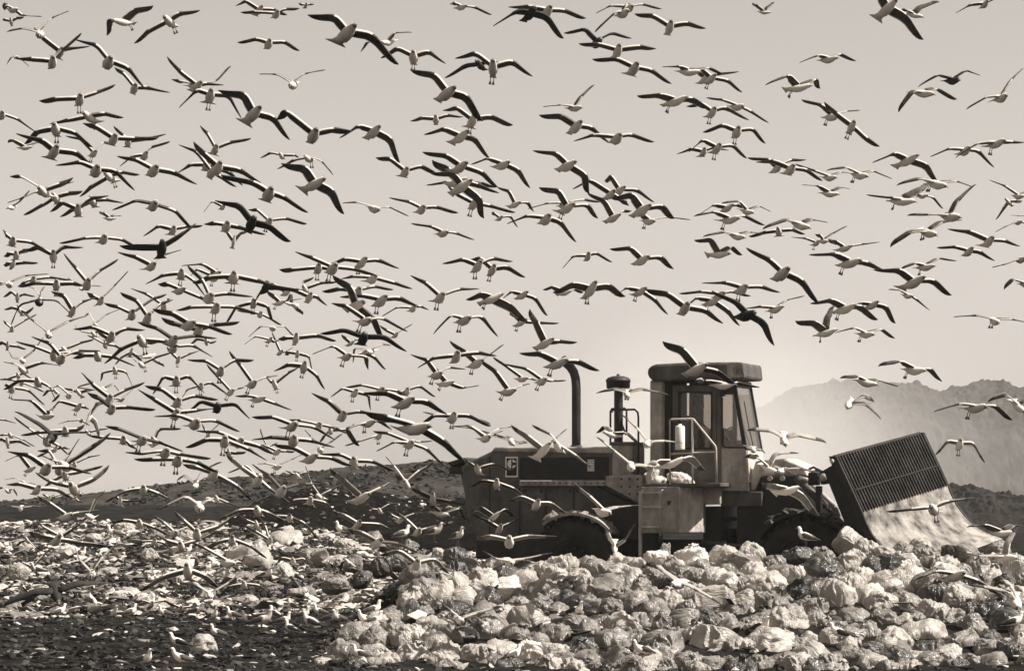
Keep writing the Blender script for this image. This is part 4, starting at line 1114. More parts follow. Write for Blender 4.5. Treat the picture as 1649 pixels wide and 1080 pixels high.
# rails beside the hood
def rail(b, pts, v, r=.02): b.tube([Q3(x, y, v) for x, y in pts], r, 8)
part('hood_handrail', lambda b: (rail(b, [(983, 716), (983, 662), (985, 658), (1006, 657), (1009, 660), (1009, 700)], 1.9), rail(b, [(986, 664), (986, 660), (1022, 659), (1027, 664), (1028, 672), (1028, 765)], .75), rail(b, [(996, 668), (1008, 700)], 1.9)), P_dark, mach, 0, True)
# platform with steps
pl = MB(); a = U(1033, 0); b_ = U(1093, 0); c_ = U(1132, .55); z0, z1 = ZL(1060, 858, 0), ZL(1060, 783, 0)
pv = [(a, 0), (b_, 0), (c_, .55), (c_, .8), (a, .8)]
pl.add([(x, y, z0) for x, y in pv] + [(x, y, z1) for x, y in pv], [(4, 3, 2, 1, 0), (5, 6, 7, 8, 9)] + [(i, (i + 1) % 5, (i + 1) % 5 + 5, i + 5) for i in range(5)])
pl = pl.build('step_box', P_light, mach, bevel=.015)
part('box_sunlit_plate', lambda b: b.add([(b_ + .004, -.004, z0 + .02), (c_ + .004, .546, z0 + .02), (c_ + .004, .546, z1 - .02), (b_ + .004, -.004, z1 - .02), (b_, .02, z0 + .02), (c_, .57, z0 + .02), (c_, .57, z1 - .02), (b_, .02, z1 - .02)], [(0, 1, 2, 3), (7, 6, 5, 4), (0, 4, 5, 1), (1, 5, 6, 2), (2, 6, 7, 3), (3, 7, 4, 0)]), P_pale, pl, 0)  # paler plate puts the sunlight on the chamfered face into its colour
part('tank_beam', lambda b: b.prism(poly([(1094, 783), (1160, 780), (1160, 812), (1094, 812)], .62), .62, .8), P_light, mach, .02)
tx = text('CAT', 1106, 793, .615, .12, P_dark, mach, 1.5)
lad = part('access_ladder', lambda b: (rail(b, [(1036, 788), (1033, 791), (1033, 862)], -.08, .014), rail(b, [(1068, 788), (1063, 791), (1063, 862)], -.08, .014)), P_rail, mach, 0, True)
for y in (793, 816, 848): part('rung', lambda b: (rail(b, [(1033, y), (1063, y)], -.08, .012), b.box(U(1032, 0), U(1035, 0), -.08, 0, ZL(1033, y + 2, 0), ZL(1033, y - 2, 0)), b.box(U(1061, 0), U(1066, 0), -.08, 0, ZL(1063, y + 2, 0), ZL(1063, y - 2, 0))), P_rail, lad, 0)
part('door_latch', lambda b: b.prism(poly([(1075, 806), (1081, 806), (1078, 813), (1075, 813)], -.004), -.02, 0), P_black, pl, 0)
part('platform_handrail', lambda b: (rail(b, [(1079, 782), (1079, 676), (1081, 675), (1114, 674), (1117, 675), (1152, 718), (1153, 722), (1154, 782)], .06, .019), rail(b, [(1079, 731), (1153, 727)], .06, .016), rail(b, [(1115, 675), (1115, 781)], .06, .019)), P_rail, mach, 0, True)
part('catwalk', lambda b: b.prism(poly([(1034, 779), (1160, 777), (1160, 783), (1034, 785)], .01), .01, .8), P_body, mach, .01)
# cab
V0, V1 = .8, 2.15
cab = part('cab_floor', lambda b: b.prism(poly([(1046, 776), (1206, 776), (1206, 792), (1046, 792)], V0), V0 + .01, V1 - .01), P_body, mach, .01)
part('rear_pillar', lambda b: b.prism(poly([(1046, 611), (1066, 611), (1066, 778), (1046, 778)], V0 - .12), V0 - .12, V1 + .1), P_light, mach, .05)
part('rear_wall', lambda b: b.prism(poly([(1066, 611), (1082, 611), (1082, 778), (1066, 778)], V0 + .1), V0 + .1, V1 - .05), P_dark, mach, .02)  # dark paint puts the shade of the recess into this wall
def ring(b, outer, inner, v0, v1):
    n = len(outer)
    for i in range(n):
        j = (i + 1) % n; b.prism([outer[i], outer[j], inner[j], inner[i]], v0, v1)
def rrect(x0, y0, x1, y1, r, v, slant=0):
    pts = []
    for cx, cy, a in ((x1 - r, y0 + r, -90), (x1 - r, y1 - r, 0), (x0 + r, y1 - r, 90), (x0 + r, y0 + r, 180)):
        for k in range(5):
            q = R(a + k * 22.5); pts.append((cx + r * cos(q), cy + r * sin(q)))
    return poly(pts, v)
def sq(x0, y0, x1, y1, v):
    # same vertex count as rrect, square corners
    pts = []
    for cx, cy in ((x1, y0), (x1, y1), (x0, y1), (x0, y0)): pts += [(cx, cy)] * 1
    out = []
    for (cx, cy), (dx, dy) in zip(pts, ((-1, 0), (0, -1), (1, 0), (0, 1))):
        for k in range(5): out.append((cx + dx * 0, cy))
    return poly(out, v)
def frame(b, x0, y0, x1, y1, ix0, iy0, ix1, iy1, r, v0, v1):
    inn = rrect(ix0, iy0, ix1, iy1, r, v0); n = len(inn)
    # four bars plus corner fillets
    out = []
    for k, (cx, cy) in enumerate(((x1, y0), (x1, y1), (x0, y1), (x0, y0))):
        for j in range(5):
            if k == 0: p = (ix1 - r, y0) if j == 0 else (x1, iy0 + r) if j == 4 else (x1, y0)
            elif k == 1: p = (x1, iy1 - r) if j == 0 else (ix1 - r, y1) if j == 4 else (x1, y1)
            elif k == 2: p = (ix0 + r, y1) if j == 0 else (x0, iy1 - r) if j == 4 else (x0, y1)
            else: p = (x0, iy0 + r) if j == 0 else (ix0 + r, y0) if j == 4 else (x0, y0)
            out.append(Q(p[0], p[1], v0))
    for i in range(n):
        j = (i + 1) % n; a_, c__, d_, e_ = out[i], out[j], inn[j], inn[i]
        pts = [a_, c__, d_, e_] if a_ != c__ else [a_, d_, e_]
        b.prism(pts, v0, v1)
door = part('cab_door', lambda b: (frame(b, 1083, 620, 1154, 728, 1094, 632, 1145, 721, 5, V0, V0 + .06), b.prism(poly([(1083, 728), (1154, 728), (1154, 779), (1083, 779)], V0), V0, V0 + .06)), P_body, mach, .006)
part('window_pane', lambda b: b.prism(poly([(1093, 631), (1146, 631), (1146, 722), (1093, 722)], V0 + .03), V0 + .03, V0 + .036), G_door, door, 0)
part('window_seal', lambda b: frame(b, 1092, 630, 1147, 723, 1094.5, 632.5, 1144.5, 720.5, 5, V0 - .01, V0 + .0), P_black, door, 0)
part('door_handle', lambda b: b.tube([Q3(1088, 738, V0 - .04), Q3(1088, 748, V0 - .04)], .014, 6), P_black, door, 0)
part('door_panel', lambda b: b.prism(poly([(1096, 738), (1148, 738), (1148, 772), (1096, 772)], V0 - .005), V0 - .012, V0 - .001), P_body, door, .003)
part('door_pillar', lambda b: b.prism(poly([(1154.5, 612), (1161, 612), (1161, 779), (1154.5, 779)], V0 - .02), V0 - .02, V0 + .08), P_body, mach, .008)
part('door_pillar', lambda b: b.prism(poly([(1154.5, 612), (1161, 612), (1161, 779), (1154.5, 779)], V0), V1 - .08, V1), P_body, mach, .008)
part('cab_side_panel', lambda b: (b.prism(poly([(1161, 722), (1199, 722), (1207, 790), (1161, 790)], V0), V0, V0 + .06)), P_light, mach, .008)
part('cab_side_panel', lambda b: (b.prism(poly([(1161, 722), (1199, 722), (1207, 790), (1161, 790)], V0), V1 - .06, V1), b.prism(poly([(1083, 690), (1154, 690), (1154, 779), (1083, 779)], V0), V1 - .06, V1), b.prism(poly([(1083, 611), (1154, 611), (1154, 632), (1083, 632)], V0), V1 - .06, V1), b.prism(poly([(1083, 632), (1106, 632), (1106, 690), (1083, 690)], V0), V1 - .06, V1)), P_body, mach, .008)
part('front_side_window', lambda b: b.prism(poly([(1161, 632), (1182, 632), (1199, 722), (1161, 722)], V0 + .03), V0 + .03, V0 + .036), G_clear, mach, 0)
part('front_side_window', lambda b: b.prism(poly([(1106, 632), (1182, 632), (1199, 722), (1106, 722)], V0 + .03), V1 - .036, V1 - .03), G_clear, mach, 0)
part('window_frame', lambda b: (rail(b, [(1163, 640), (1163, 716), (1167, 720), (1196, 720)], V0 - .005, .014), b.prism(poly([(1161, 612), (1180, 612), (1183, 634), (1161, 634)], V0), V0, V0 + .06)), P_dark, mach, 0)
for v in (V0, V1 - .06): part('front_pillar', lambda b: b.prism(poly([(1178, 612), (1184, 612), (1203, 722), (1196, 722)], V0), v, v + .06), P_dark, mach, .006)
# windscreen, seen obliquely, and the panel under it
def slanted(b, p0, p1, v0, v1, th=.01):
    (u0, z0), (u1, z1) = Q(*p0, V0), Q(*p1, V0)
    b.add([(u0, v0, z0), (u0, v1, z0), (u1, v1, z1), (u1, v0, z1), (u0 - th, v0, z0), (u0 - th, v1, z0), (u1 - th, v1, z1), (u1 - th, v0, z1)], [(0, 1, 2, 3), (7, 6, 5, 4), (0, 4, 5, 1), (1, 5, 6, 2), (2, 6, 7, 3), (3, 7, 4, 0)])
ws = part('windscreen', lambda b: slanted(b, (1184, 622), (1202, 722), V0 + .06, V1 - .06), G_dust, mach, 0)
part('windscreen_header', lambda b: slanted(b, (1182.5, 612), (1184.5, 623), V0, V1, .05), P_dark, ws, 0)
part('windscreen_sill', lambda b: slanted(b, (1202, 719), (1203, 724), V0, V1, .04), P_dark, ws, 0)
part('wiper', lambda b: b.tube([(U(1189, V0) + .05, V0 + .25, ZL(1189, 645, V0)), (U(1196, V0) + .05, V0 + .33, ZL(1196, 690, V0)), (U(1201, V0) + .03, V0 + .5, ZL(1201, 718, V0))], .01, 6), P_black, ws, 0)
part('cab_front_panel', lambda b: (slanted(b, (1202, 724), (1206, 790), V0, V1 + .05, .03)), P_pale, mach, 0)
def roofs(b):
    side = [(1042, 600), (1043, 594), (1048, 589), (1056, 586), (1100, 583.5), (1180, 582.5), (1196, 583), (1199, 609), (1170, 611), (1110, 612), (1052, 613), (1044, 608)]
    b.prism(poly(side, V0 - .25), V0 - .25, V1 + .0)
roof = part('cab_roof', roofs, P_body, mach, .05)
part('roof_sun_patch', lambda b: b.prism(poly([(1170, 586), (1196, 586), (1199, 607), (1172, 609)], V0 - .26), V0 - .262, V0 - .251), P_light, roof, 0)  # lighter patch paints sunlight onto the front end of the roof side
part('roof_front', lambda b: slanted(b, (1196.5, 584), (1200, 609), V0 - .15, V1 - .05, -.02), P_light, roof, 0)  # lighter than the roof, sunlight put into the colour of its front
for a1, a2 in (((1181, 592), (1182, 602)), ((1185, 591), (1187, 601)), ((1189, 591), (1188, 603)), ((1192, 592), (1194, 601))):
    part('scratch', lambda b: b.tube([Q3(*a1, V0 - .264), Q3(*a2, V0 - .264)], .006, 4), P_dark, roof, 0)
part('cab_lamp', lambda b: b.prism(poly([(1158, 629), (1166, 629), (1165, 638), (1159, 638)], V0 - .12), V0 - .12, V0 - .02), P_black, mach, .01)
part('seat', lambda b: (b.prism(poly([(1096, 668), (1103, 668), (1107, 722), (1098, 722)], V0 + .4), V0 + .42, V0 + .95), b.prism(poly([(1098, 716), (1138, 718), (1138, 730), (1098, 730)], V0 + .4), V0 + .42, V0 + .95), b.prism(poly([(1106, 730), (1130, 730), (1130, 776), (1106, 776)], V0 + .4), V0 + .5, V0 + .85)), P_black, mach, .03)
part('dashboard', lambda b: (b.prism(poly([(1160, 708), (1184, 708), (1192, 722), (1194, 776), (1172, 776)], V0 + .35), V0 + .3, V1 - .15)), P_dark, mach, .02)
def swheel(b):
    c = Vector(Q3(1166, 697, V0 + .68)); ax = Vector((-.55, 0, .83)); s_ = Vector((0, 1, 0)); t_ = ax.cross(s_)
    b.tube([c + (s_ * cos(q * pi / 12) + t_ * sin(q * pi / 12)) * .2 for q in range(25)], .014, 6)
    for q in (0, 2.1, 4.2): b.tube([c, c + (s_ * cos(q) + t_ * sin(q)) * .2], .011, 5)
    b.tube([c, c - ax * .4], .03, 8)
part('steering_wheel', swheel, P_black, mach, 0, True)
part('cab_skirt', lambda b: b.prism(poly([(1160, 791), (1227, 791), (1227, 815), (1160, 815)], .84), .84, 2.1), P_body, mach, .02)
# front frame
part('front_frame', lambda b: (b.prism(poly([(1186, 814), (1226, 812), (1226, 766), (1286, 763), (1288, 812), (1330, 838), (1350, 905), (1200, 918), (1186, 885)], .95), .95, 2.35)), P_dark, mach, .04)
part('frame_joint', lambda b: (b.lathe([(0, -.35), (.16, -.35), (.16, .35), (0, .35)], (U(1174, 1.6), 1.6, ZL(1174, 880, 1.6)), 'z', 16), b.box(U(1160, 1.6), U(1192, 1.6), 1.3, 1.9, ZL(1170, 892, 1.6), ZL(1170, 884, 1.6)), b.box(U(1160, 1.6), U(1192, 1.6), 1.3, 1.9, ZL(1170, 838, 1.6), ZL(1170, 832, 1.6))), P_black, mach, .01)
part('steering_cylinder', lambda b: (b.tube([Q3(1130, 872, .95), Q3(1170, 876, .95)], .06, 10), b.tube([Q3(1168, 876, .95), Q3(1205, 880, .95)], .035, 10)), P_body, mach, 0, True)
part('front_deck', lambda b: (b.prism(poly([(1208, 790), (1208, 770), (1216, 742), (1262, 738), (1296, 752), (1300, 766), (1286, 764), (1226, 767), (1214, 790)], 1.0), 1.0, 2.3)), P_pale, mach, .03)
for dx, yy in ((1240, 770), (1260, 770)): part('frame_bolt', lambda b: b.lathe([(0, -.03), (.05, -.03), (.05, .0)], (U(dx, .95), .95, ZL(dx, yy, .95)), 'y', 12), P_rail, mach, 0)
for v in (.98, 2.15):
    part('push_arm', lambda b: b.prism(poly([(1250, 762), (1262, 752), (1300, 770), (1345, 812), (1352, 832), (1335, 834), (1290, 800)], v), v, v + .18), P_light, mach, .03)
    part('lift_cylinder', lambda b: (b.tube([Q3(1282, 768, v - .12), Q3(1330, 815, v - .12)], .075, 12), b.tube([Q3(1328, 813, v - .12), Q3(1365, 850, v - .12)], .04, 10)), P_body, mach, 0, True)
lp = part('lamp_post', lambda b: (b.prism(poly([(1313, 782), (1322, 782), (1322, 846), (1313, 846)], .55), .55, .7), b.prism(poly([(1288, 838), (1322, 838), (1322, 846), (1288, 846)], .56), .56, .98)), P_black, mach, .01)
hl = part('headlight', lambda b: b.prism(poly([(1301, 760), (1316, 760), (1316, 781), (1301, 781)], .5), .5, .8), P_black, lp, .02)
hl2 = part('headlight', lambda b: b.prism(poly([(1320, 758), (1333, 756), (1334, 778), (1321, 780)], .45), .45, .75), P_black, lp, .02)
part('lens', lambda b: b.lathe([(0, -.02), (.06, -.02), (.075, 0)], (U(1326, .45), .45, ZL(1326, 768, .45)), 'y', 14), P_rail, hl2, 0, True)
part('hydraulic_hose', lambda b: (rail(b, [(1290, 760), (1310, 752), (1330, 762), (1345, 790)], 1.3, .025), rail(b, [(1292, 764), (1314, 757), (1333, 770), (1345, 796)], 1.45, .02), rail(b, [(1322, 800), (1336, 818), (1341, 838)], .6, .012)), P_black, mach, 0, True)
# wheels
def wheel(px, py, v, w, r, rot=0):
    c = (U(px, v), v + w / 2, ZL(px, py, v))
    t = MB(); ri = r * .52
    t.lathe([(ri, -w / 2 + .06), (ri + .03, -w / 2 + .02), (r * .78, -w / 2), (r * .93, -w / 2 + .02), (r * .97, -w / 2 + .08), (r * .97, w / 2 - .08), (r * .93, w / 2 - .02), (r * .78, w / 2), (ri + .03, w / 2 - .02), (ri, w / 2 - .06)], c, 'y', 48)
    n = 26
    for k in range(n):
        for s_ in (-1, 1):
            q = 2 * pi * (k + (.5 if s_ > 0 else 0)) / n; ca, sa = cos(q), sin(q); d = .045
            vs = []
            for yy in ((-w / 2 + .01, -.02) if s_ < 0 else (.02, w / 2 - .01)):
                for rr in (r * .94, r * 1.0):
                    for dd in (-d, d): vs.append((c[0] + rr * ca - dd * sa, c[1] + yy, c[2] + rr * sa + dd * ca))
            t.add(vs, [(0, 1, 3, 2), (6, 7, 5, 4), (0, 4, 5, 1), (2, 3, 7, 6), (0, 2, 6, 4), (1, 5, 7, 3)])
    wh = t.build('wheel', P_rub, mach)
    for p in wh.data.polygons: p.use_smooth = False
    rm = MB(); rm.lathe([(0, -w / 2 + .16), (.12, -w / 2 + .15), (.17, -w / 2 + .2), (ri * .62, -w / 2 + .24), (ri * .8, -w / 2 + .1), (ri * .96, -w / 2 + .05), (ri + .01, -w / 2 + .05), (ri + .01, w / 2 - .05), (0, w / 2 - .1)], c, 'y', 40)
    rm.build('rim', P_dark, wh, True)
    nb = MB()
    for k in range(12):
        q = 2 * pi * k / 12; nb.lathe([(0, -.03), (.02, -.03), (.02, .02)], (c[0] + ri * .7 * cos(q), c[1] - w / 2 + .14, c[2] + ri * .7 * sin(q)), 'y', 6)
    nb.build('wheel_bolts', P_body, wh)
for px in (922, 1292):
    wheel(px, 909, .05, .62, .86); wheel(px, 909, 2.6, .62, .86)
def arcfender(b, cx, cy, v0, v1, r0, r1, a0, a1):
    u0, z0 = Q(cx, cy, v0); n = 18; o_ = [(u0 + r1 * cos(R(a0 + (a1 - a0) * i / n)), z0 + r1 * sin(R(a0 + (a1 - a0) * i / n))) for i in range(n + 1)]
    i_ = [(u0 + r0 * cos(R(a0 + (a1 - a0) * i / n)), z0 + r0 * sin(R(a0 + (a1 - a0) * i / n))) for i in range(n + 1)]
    for k in range(n): b.prism([o_[k], o_[k + 1], i_[k + 1], i_[k]], v0, v1)
part('rear_fender', lambda b: arcfender(b, 922, 909, .02, .74, .93, .98, 38, 128), P_light, mach, 0)
part('fender_dirt', lambda b: [shard(b, Vector(((U(922, .3) + .98 * cos(a)), rb.uniform(.05, .7), ZL(922, 909, .3) + .98 * sin(a))), rb.uniform(.05, .13), 0, .6) for a in [R(45 + 2.0 * k) for k in range(40)]], P_light, mach, 0)
part('front_fender', lambda b: arcfender(b, 1292, 909, .02, .74, .93, .98, 20, 150), P_dark, mach, 0)
part('fender_dirt', lambda b: [shard(b, Vector(((U(1292, .3) + .98 * cos(a)), rb.uniform(.05, .7), ZL(1292, 909, .3) + .98 * sin(a))), rb.uniform(.08, .15), 0, .6) for a in [R(50 + 1.8 * k) for k in range(45)]], P_dark, mach, 0)
# blade
yb = R(33); Fw = Vector((cos(yb), -sin(yb), 0)); Wv = Vector((sin(yb), cos(yb), 0))
A0 = W3(1347, 734, 60.2); roll = 7.2
BW_ = 3.85; Wr = (Wv * cos(R(roll)) + Vector((0, 0, sin(R(roll)))) - Fw * .04).normalized(); Up = Wr.cross(-Fw).normalized()
if Up.z < 0: Up = -Up
MI = mach.matrix_world.inverted() if False else (Matrix.Translation((OX, OY, OZ)) @ Matrix.Rotation(-TH, 4, 'Z')).inverted()
def BL(w, f, z): return MI @ (A0 + Wr * w + Fw * f + Up * z)
GP = [(0, 0), (.15, -.33), (.30, -.66), (.45, -1.0)]
CP = [(.45, -1.0), (.52, -1.2), (.62, -1.4), (.78, -1.6), (.96, -1.76), (1.15, -1.88), (1.38, -1.97)]
def sheet(b, prof, w0, w1, th, n=1):
    k = len(prof); vs = []
    for w in [w0 + (w1 - w0) * i / n for i in range(n + 1)]:
        for f, z in prof: vs.append(BL(w, f, z))
        for f, z in prof: vs.append(BL(w, f - th, z - th * .5))
    fs = []
    for i in range(n):
        a = i * 2 * k; c = a + 2 * k
        for j in range(k - 1):
            fs.append((a + j, a + j + 1, c + j + 1, c + j)); fs.append((a + k + j, c + k + j, c + k + j + 1, a + k + j + 1))
        fs.append((a, c, c + k, a + k)); fs.append((a + k - 1, a + 2 * k - 1, c + 2 * k - 1, c + k - 1))
    for a in (0, n * 2 * k):
        for j in range(k - 1): fs.append((a + j, a + k + j, a + k + j + 1, a + j + 1))
    b.add(vs, fs)
P_blade = mat('blade_steel', .5, .8, scale=2.6, bump=.5, bscale=9, vary2=(.04, .36), detail=12, spec=.2)
bl = part('blade', lambda b: sheet(b, CP, 0, BW_, .05, 2), P_blade, mach, 0)
part('cutting_edge', lambda b: sheet(b, [(1.36, -1.955), (1.52, -2.02)], -.03, BW_ + .03, .03), P_light, bl, 0)
gr = part('trash_rack', lambda b: (sheet(b, [(-.05, .02), (.0, -.1)], 0, BW_, .09), sheet(b, [(.15, -.42), (.18, -.5)], 0, BW_, .05)), P_black, bl, 0)
P_bar = mat('rack_bar', .05, .55, scale=2.5, bump=.2, vary2=(.010, .05), detail=8, spec=.15)
def bars(b):
    n = 32
    for i in range(n):
        w = .05 + (BW_ - .1) * i / (n - 1)
        sheet(b, [(0.03, 0), (.48, -1.0)], w - .022, w + .022, .09)
part('rack_bars', bars, P_bar, gr, 0)
part('rack_crossbar', lambda b: b.tube([BL(.02, .315, -.62), BL(BW_ - .02, .315, -.62)], .012, 6), P_dark, gr, 0)
part('rack_backing', lambda b: sheet(b, [(-.13, -.05), (.28, -1.0)], .02, BW_ - .02, .03), P_black, gr, 0)
def cheek(b, w, s_):
    pr = GP + CP[1:]
    k = len(pr); vs = []
    for ww in (w, w + .05 * s_):
        for f, z in pr: vs.append(BL(ww, f + .02, z))
        for f, z in pr[::-1]: vs.append(BL(ww, f - .13 if z > -1.5 else f - .3 , z + (.0 if z > -1.7 else .12)))
    n = 2 * k; fs = [tuple(range(n)), tuple(range(2 * n - 1, n - 1, -1))] + [(i, (i + 1) % n, (i + 1) % n + n, i + n) for i in range(n)]
    b.add(vs, fs)
part('end_plate', lambda b: cheek(b, -.002, -1), P_dark, bl, 0)
part('end_plate', lambda b: cheek(b, BW_ + .002, 1), P_dark, bl, 0)
part('pivot_bolt', lambda b: b.tube([BL(-.12, -.05, -.08), BL(.0, -.05, -.08)], .035, 10), P_rail, bl, 0)
part('blade_rib', lambda b: [sheet(b, [(-.32, -.2), (.1, -1.3), (.4, -1.75)], w, w + .08, .25) for w in (.6, 1.7, 2.8, 3.4)], P_dark, bl, 0)

# litter dumped on the platform, a white can hung on the rail: things of their own
def put(me, name, p, sc, m, rot=(0, 0, 0)):
    o = bpy.data.objects.new(name, me); COL.objects.link(o); o.location = p; o.scale = sc; o.rotation_euler = rot
    o.material_slots[0].link = 'OBJECT'; o.material_slots[0].material = m; return o
MW = Matrix.Translation((OX, OY, OZ)) @ Matrix.Rotation(-TH, 4, 'Z')
def QW(px, py, v): return MW @ Vector(Q3(px, py, v))
for nm, kk, px, py, w, h, lb in (('rubbish_bag', 11, 1095, 770, .50, .26, 'crumpled white plastic bag lying on the walkway behind the handrail posts'), ('rubbish_bag', 6, 1060, 773, .34, .22, 'small crumpled pale bag on the walkway at the top of the ladder'), ('rubbish_bag', 11, 1108, 776, .26, .16, 'small white plastic scrap on the walkway beside the cab door'), ('rubbish_bag', 2, 1052, 762, .22, .5, 'long white plastic sheet draped at the rear end of the walkway')):
    o = put(PROTO[kk][0], nm, QW(px, py, .35), (w, .3, h), BM[4], (0, .2, .4)); tag(o, lb, 'rubbish bag')
o = put(PROTO[12][0], 'plastic_sheet', W3(1070, 897, 58.9), (.2, .12, .55), BM[3], (0, .12, 0)); tag(o, 'torn pale plastic sheet hanging under the step box', 'plastic sheet')
can = MB(); cc = QW(1095, 704, -.06)
can.lathe([(0, -.23), (.085, -.23), (.09, -.21), (.09, .19), (.075, .215), (.03, .225), (.03, .25), (0, .25)], cc, 'z', 20)
can = can.build('water_can', P_white, None, True); tag(can, 'tall white can hanging from the platform handrail outside the door', 'can')
hk = MB(); hk.tube([cc + Vector((-.02, 0, .245)), cc + Vector((-.05, 0, .3)), QW(1092, 675, .03) , cc + Vector((.04, 0, .3)), cc + Vector((.02, 0, .245))], .006, 5); hk.build('handle', P_dark, can)

# ---------------- driver ----------------
P_skin = mat('skin', .32, .6, var=.15, scale=6, bump=0); P_cloth = mat('work_clothes', .10, .9, var=.3, scale=8, bump=.4)
P_hair = mat('hair', .02, .8, scale=20, bump=.3)
dv = V0 + .68
def D3(px, py, dvv=0): return MW @ Vector(Q3(px, py, dv + dvv))
J = {}; VL = []; RR = []; EE = []
def jn(k, p, r, par=None):
    J[k] = len(VL); VL.append(p); RR.append(r)
    if par: EE.append((J[par], J[k]))
jn('pelvis', D3(1117, 712), .15); jn('waist', D3(1116, 702), .13, 'pelvis'); jn('chest', D3(1118, 686), .155, 'waist'); jn('top', D3(1120, 674), .12, 'chest'); jn('neck', D3(1121.5, 668), .055, 'top'); jn('nk2', D3(1122.5, 663), .055, 'neck')
jn('head0', D3(1124, 658), .075, 'nk2'); jn('head1', D3(1124.5, 651), .09, 'head0'); jn('head2', D3(1124, 645), .07, 'head1')
jn('chin', D3(1129, 660), .035, 'head0'); jn('nose', D3(1133.5, 653), .014, 'head1'); jn('brow', D3(1130.5, 648.5), .035, 'head1')
for s_, nm in ((-1, 'l'), (1, 'r')):
    jn('sh' + nm, D3(1119, 677, s_ * .19), .075, 'top'); jn('el' + nm, D3(1141, 695, s_ * .25), .055, 'sh' + nm); jn('fa' + nm, D3(1155, 695, s_ * .2), .045, 'el' + nm); jn('wr' + nm, D3(1162, 692, s_ * .17), .03, 'fa' + nm)
    jn('pm' + nm, D3(1166, 691, s_ * .165), .028, 'wr' + nm)
    for q, (dx, L) in enumerate(((-.03, 1.0), (-.01, 1.1), (.01, 1.05), (.03, .85))):
        jn('f%d%s' % (q, nm), D3(1169, 690 , s_ * .165 + dx), .009, 'pm' + nm); jn('g%d%s' % (q, nm), D3(1170.5, 693.5, s_ * .165 + dx), .008, 'f%d%s' % (q, nm)); jn('h%d%s' % (q, nm), D3(1168, 695.5 * 1, s_ * .165 + dx), .007, 'g%d%s' % (q, nm))
    jn('th' + nm, D3(1165, 689, s_ * .165 - s_ * .045), .010, 'pm' + nm); jn('ti' + nm, D3(1168, 692, s_ * .165 - s_ * .05), .009, 'th' + nm)
    jn('hp' + nm, D3(1120, 714, s_ * .1), .10, 'pelvis'); jn('kn' + nm, D3(1154, 715, s_ * .14), .07, 'hp' + nm); jn('an' + nm, D3(1162, 752, s_ * .13), .045, 'kn' + nm); jn('to' + nm, D3(1177, 757, s_ * .13), .035, 'an' + nm)
me = bpy.data.meshes.new('person'); me.from_pydata([tuple(v) for v in VL], EE, []); me.materials.append(P_cloth)
drv = bpy.data.objects.new('person', me); COL.objects.link(drv)
sk = drv.modifiers.new('skin', 'SKIN'); sk.use_smooth_shade = True
for i, r in enumerate(RR): me.skin_vertices[0].data[i].radius = (r, r)
me.skin_vertices[0].data[0].use_root = True
ss = drv.modifiers.new('sub', 'SUBSURF'); ss.levels = 1; ss.render_levels = 1
tag(drv, 'driver in dark work clothes seated in the cab, arms on the steering wheel', 'person')
hb = MB(); hc = D3(1123, 648); hb.lathe([(.0, .09), (.06, .075), (.095, .03), (.1, -.02), (.08, -.06)], hc, 'z', 14); hb.build('hair', P_hair, drv, True)
fb = MB(); fc = D3(1129, 653); fb.lathe([(.0, .085), (.05, .06), (.062, 0), (.05, -.06), (0, -.085)], fc, 'z', 14); 
for s_ in (-1, 1): fb.lathe([(0, .01), (.01, 0), (0, -.01)], D3(1132.6, 651.5, s_ * .032), 'z', 6)
fb.build('face', P_skin, drv, True)

# dust raised behind the cab: thickest at its heart, thinning to nothing before its edge
M_dust = bpy.data.materials.new('dust_air'); M_dust.use_nodes = True; n = M_dust.node_tree; n.nodes.clear()
pv_ = n.nodes.new('ShaderNodeVolumePrincipled'); pv_.inputs['Color'].default_value = (1, .97, .94, 1); pv_.inputs['Anisotropy'].default_value = 0
tc = n.nodes.new('ShaderNodeTexCoord'); ln = n.nodes.new('ShaderNodeVectorMath'); ln.operation = 'LENGTH'; n.links.new(tc.outputs['Object'], ln.inputs[0])
mr = n.nodes.new('ShaderNodeMapRange'); mr.interpolation_type = 'SMOOTHSTEP'; mr.inputs[1].default_value = .97; mr.inputs[2].default_value = .15; mr.inputs[3].default_value = 0; mr.inputs[4].default_value = .075
n.links.new(ln.outputs['Value'], mr.inputs[0])
nz = n.nodes.new('ShaderNodeTexNoise'); nz.inputs['Scale'].default_value = 2.2; nz.inputs['Detail'].default_value = 3; n.links.new(tc.outputs['Object'], nz.inputs['Vector'])
ml = n.nodes.new('ShaderNodeMath'); ml.operation = 'MULTIPLY'; n.links.new(mr.outputs[0], ml.inputs[0]); n.links.new(nz.outputs['Fac'], ml.inputs[1]); n.links.new(ml.outputs[0], pv_.inputs['Density'])
oo = n.nodes.new('ShaderNodeOutputMaterial'); n.links.new(pv_.outputs[0], oo.inputs['Volume'])
dm = bmesh.new(); bmesh.ops.create_icosphere(dm, subdivisions=4, radius=1); dme = bpy.data.meshes.new('dust_cloud'); dm.to_mesh(dme); dm.free(); dme.materials.append(M_dust)
du = bpy.data.objects.new('dust_cloud', dme); COL.objects.link(du); du.location = W3(1150, 775, 150); du.scale = (10.5, 40, 9.5)
tag(du, 'bright dust hanging in the air behind the cab', 'dust', kind='stuff')
def veil(name, loc, sc, dens, label):
    m = M_dust.copy(); m.name = name
    for q in m.node_tree.nodes:
        if q.bl_idname == 'ShaderNodeMapRange': q.inputs[4].default_value = dens
    me = dme.copy(); me.materials.clear(); me.materials.append(m); o = bpy.data.objects.new(name, me); COL.objects.link(o); o.location = loc; o.scale = sc
    tag(o, label, 'mist', kind='stuff')
veil('pale_veil', W3(1270, 750, 440), (50, 110, 26), .009, 'pale mist lying in the valley before the far hill')
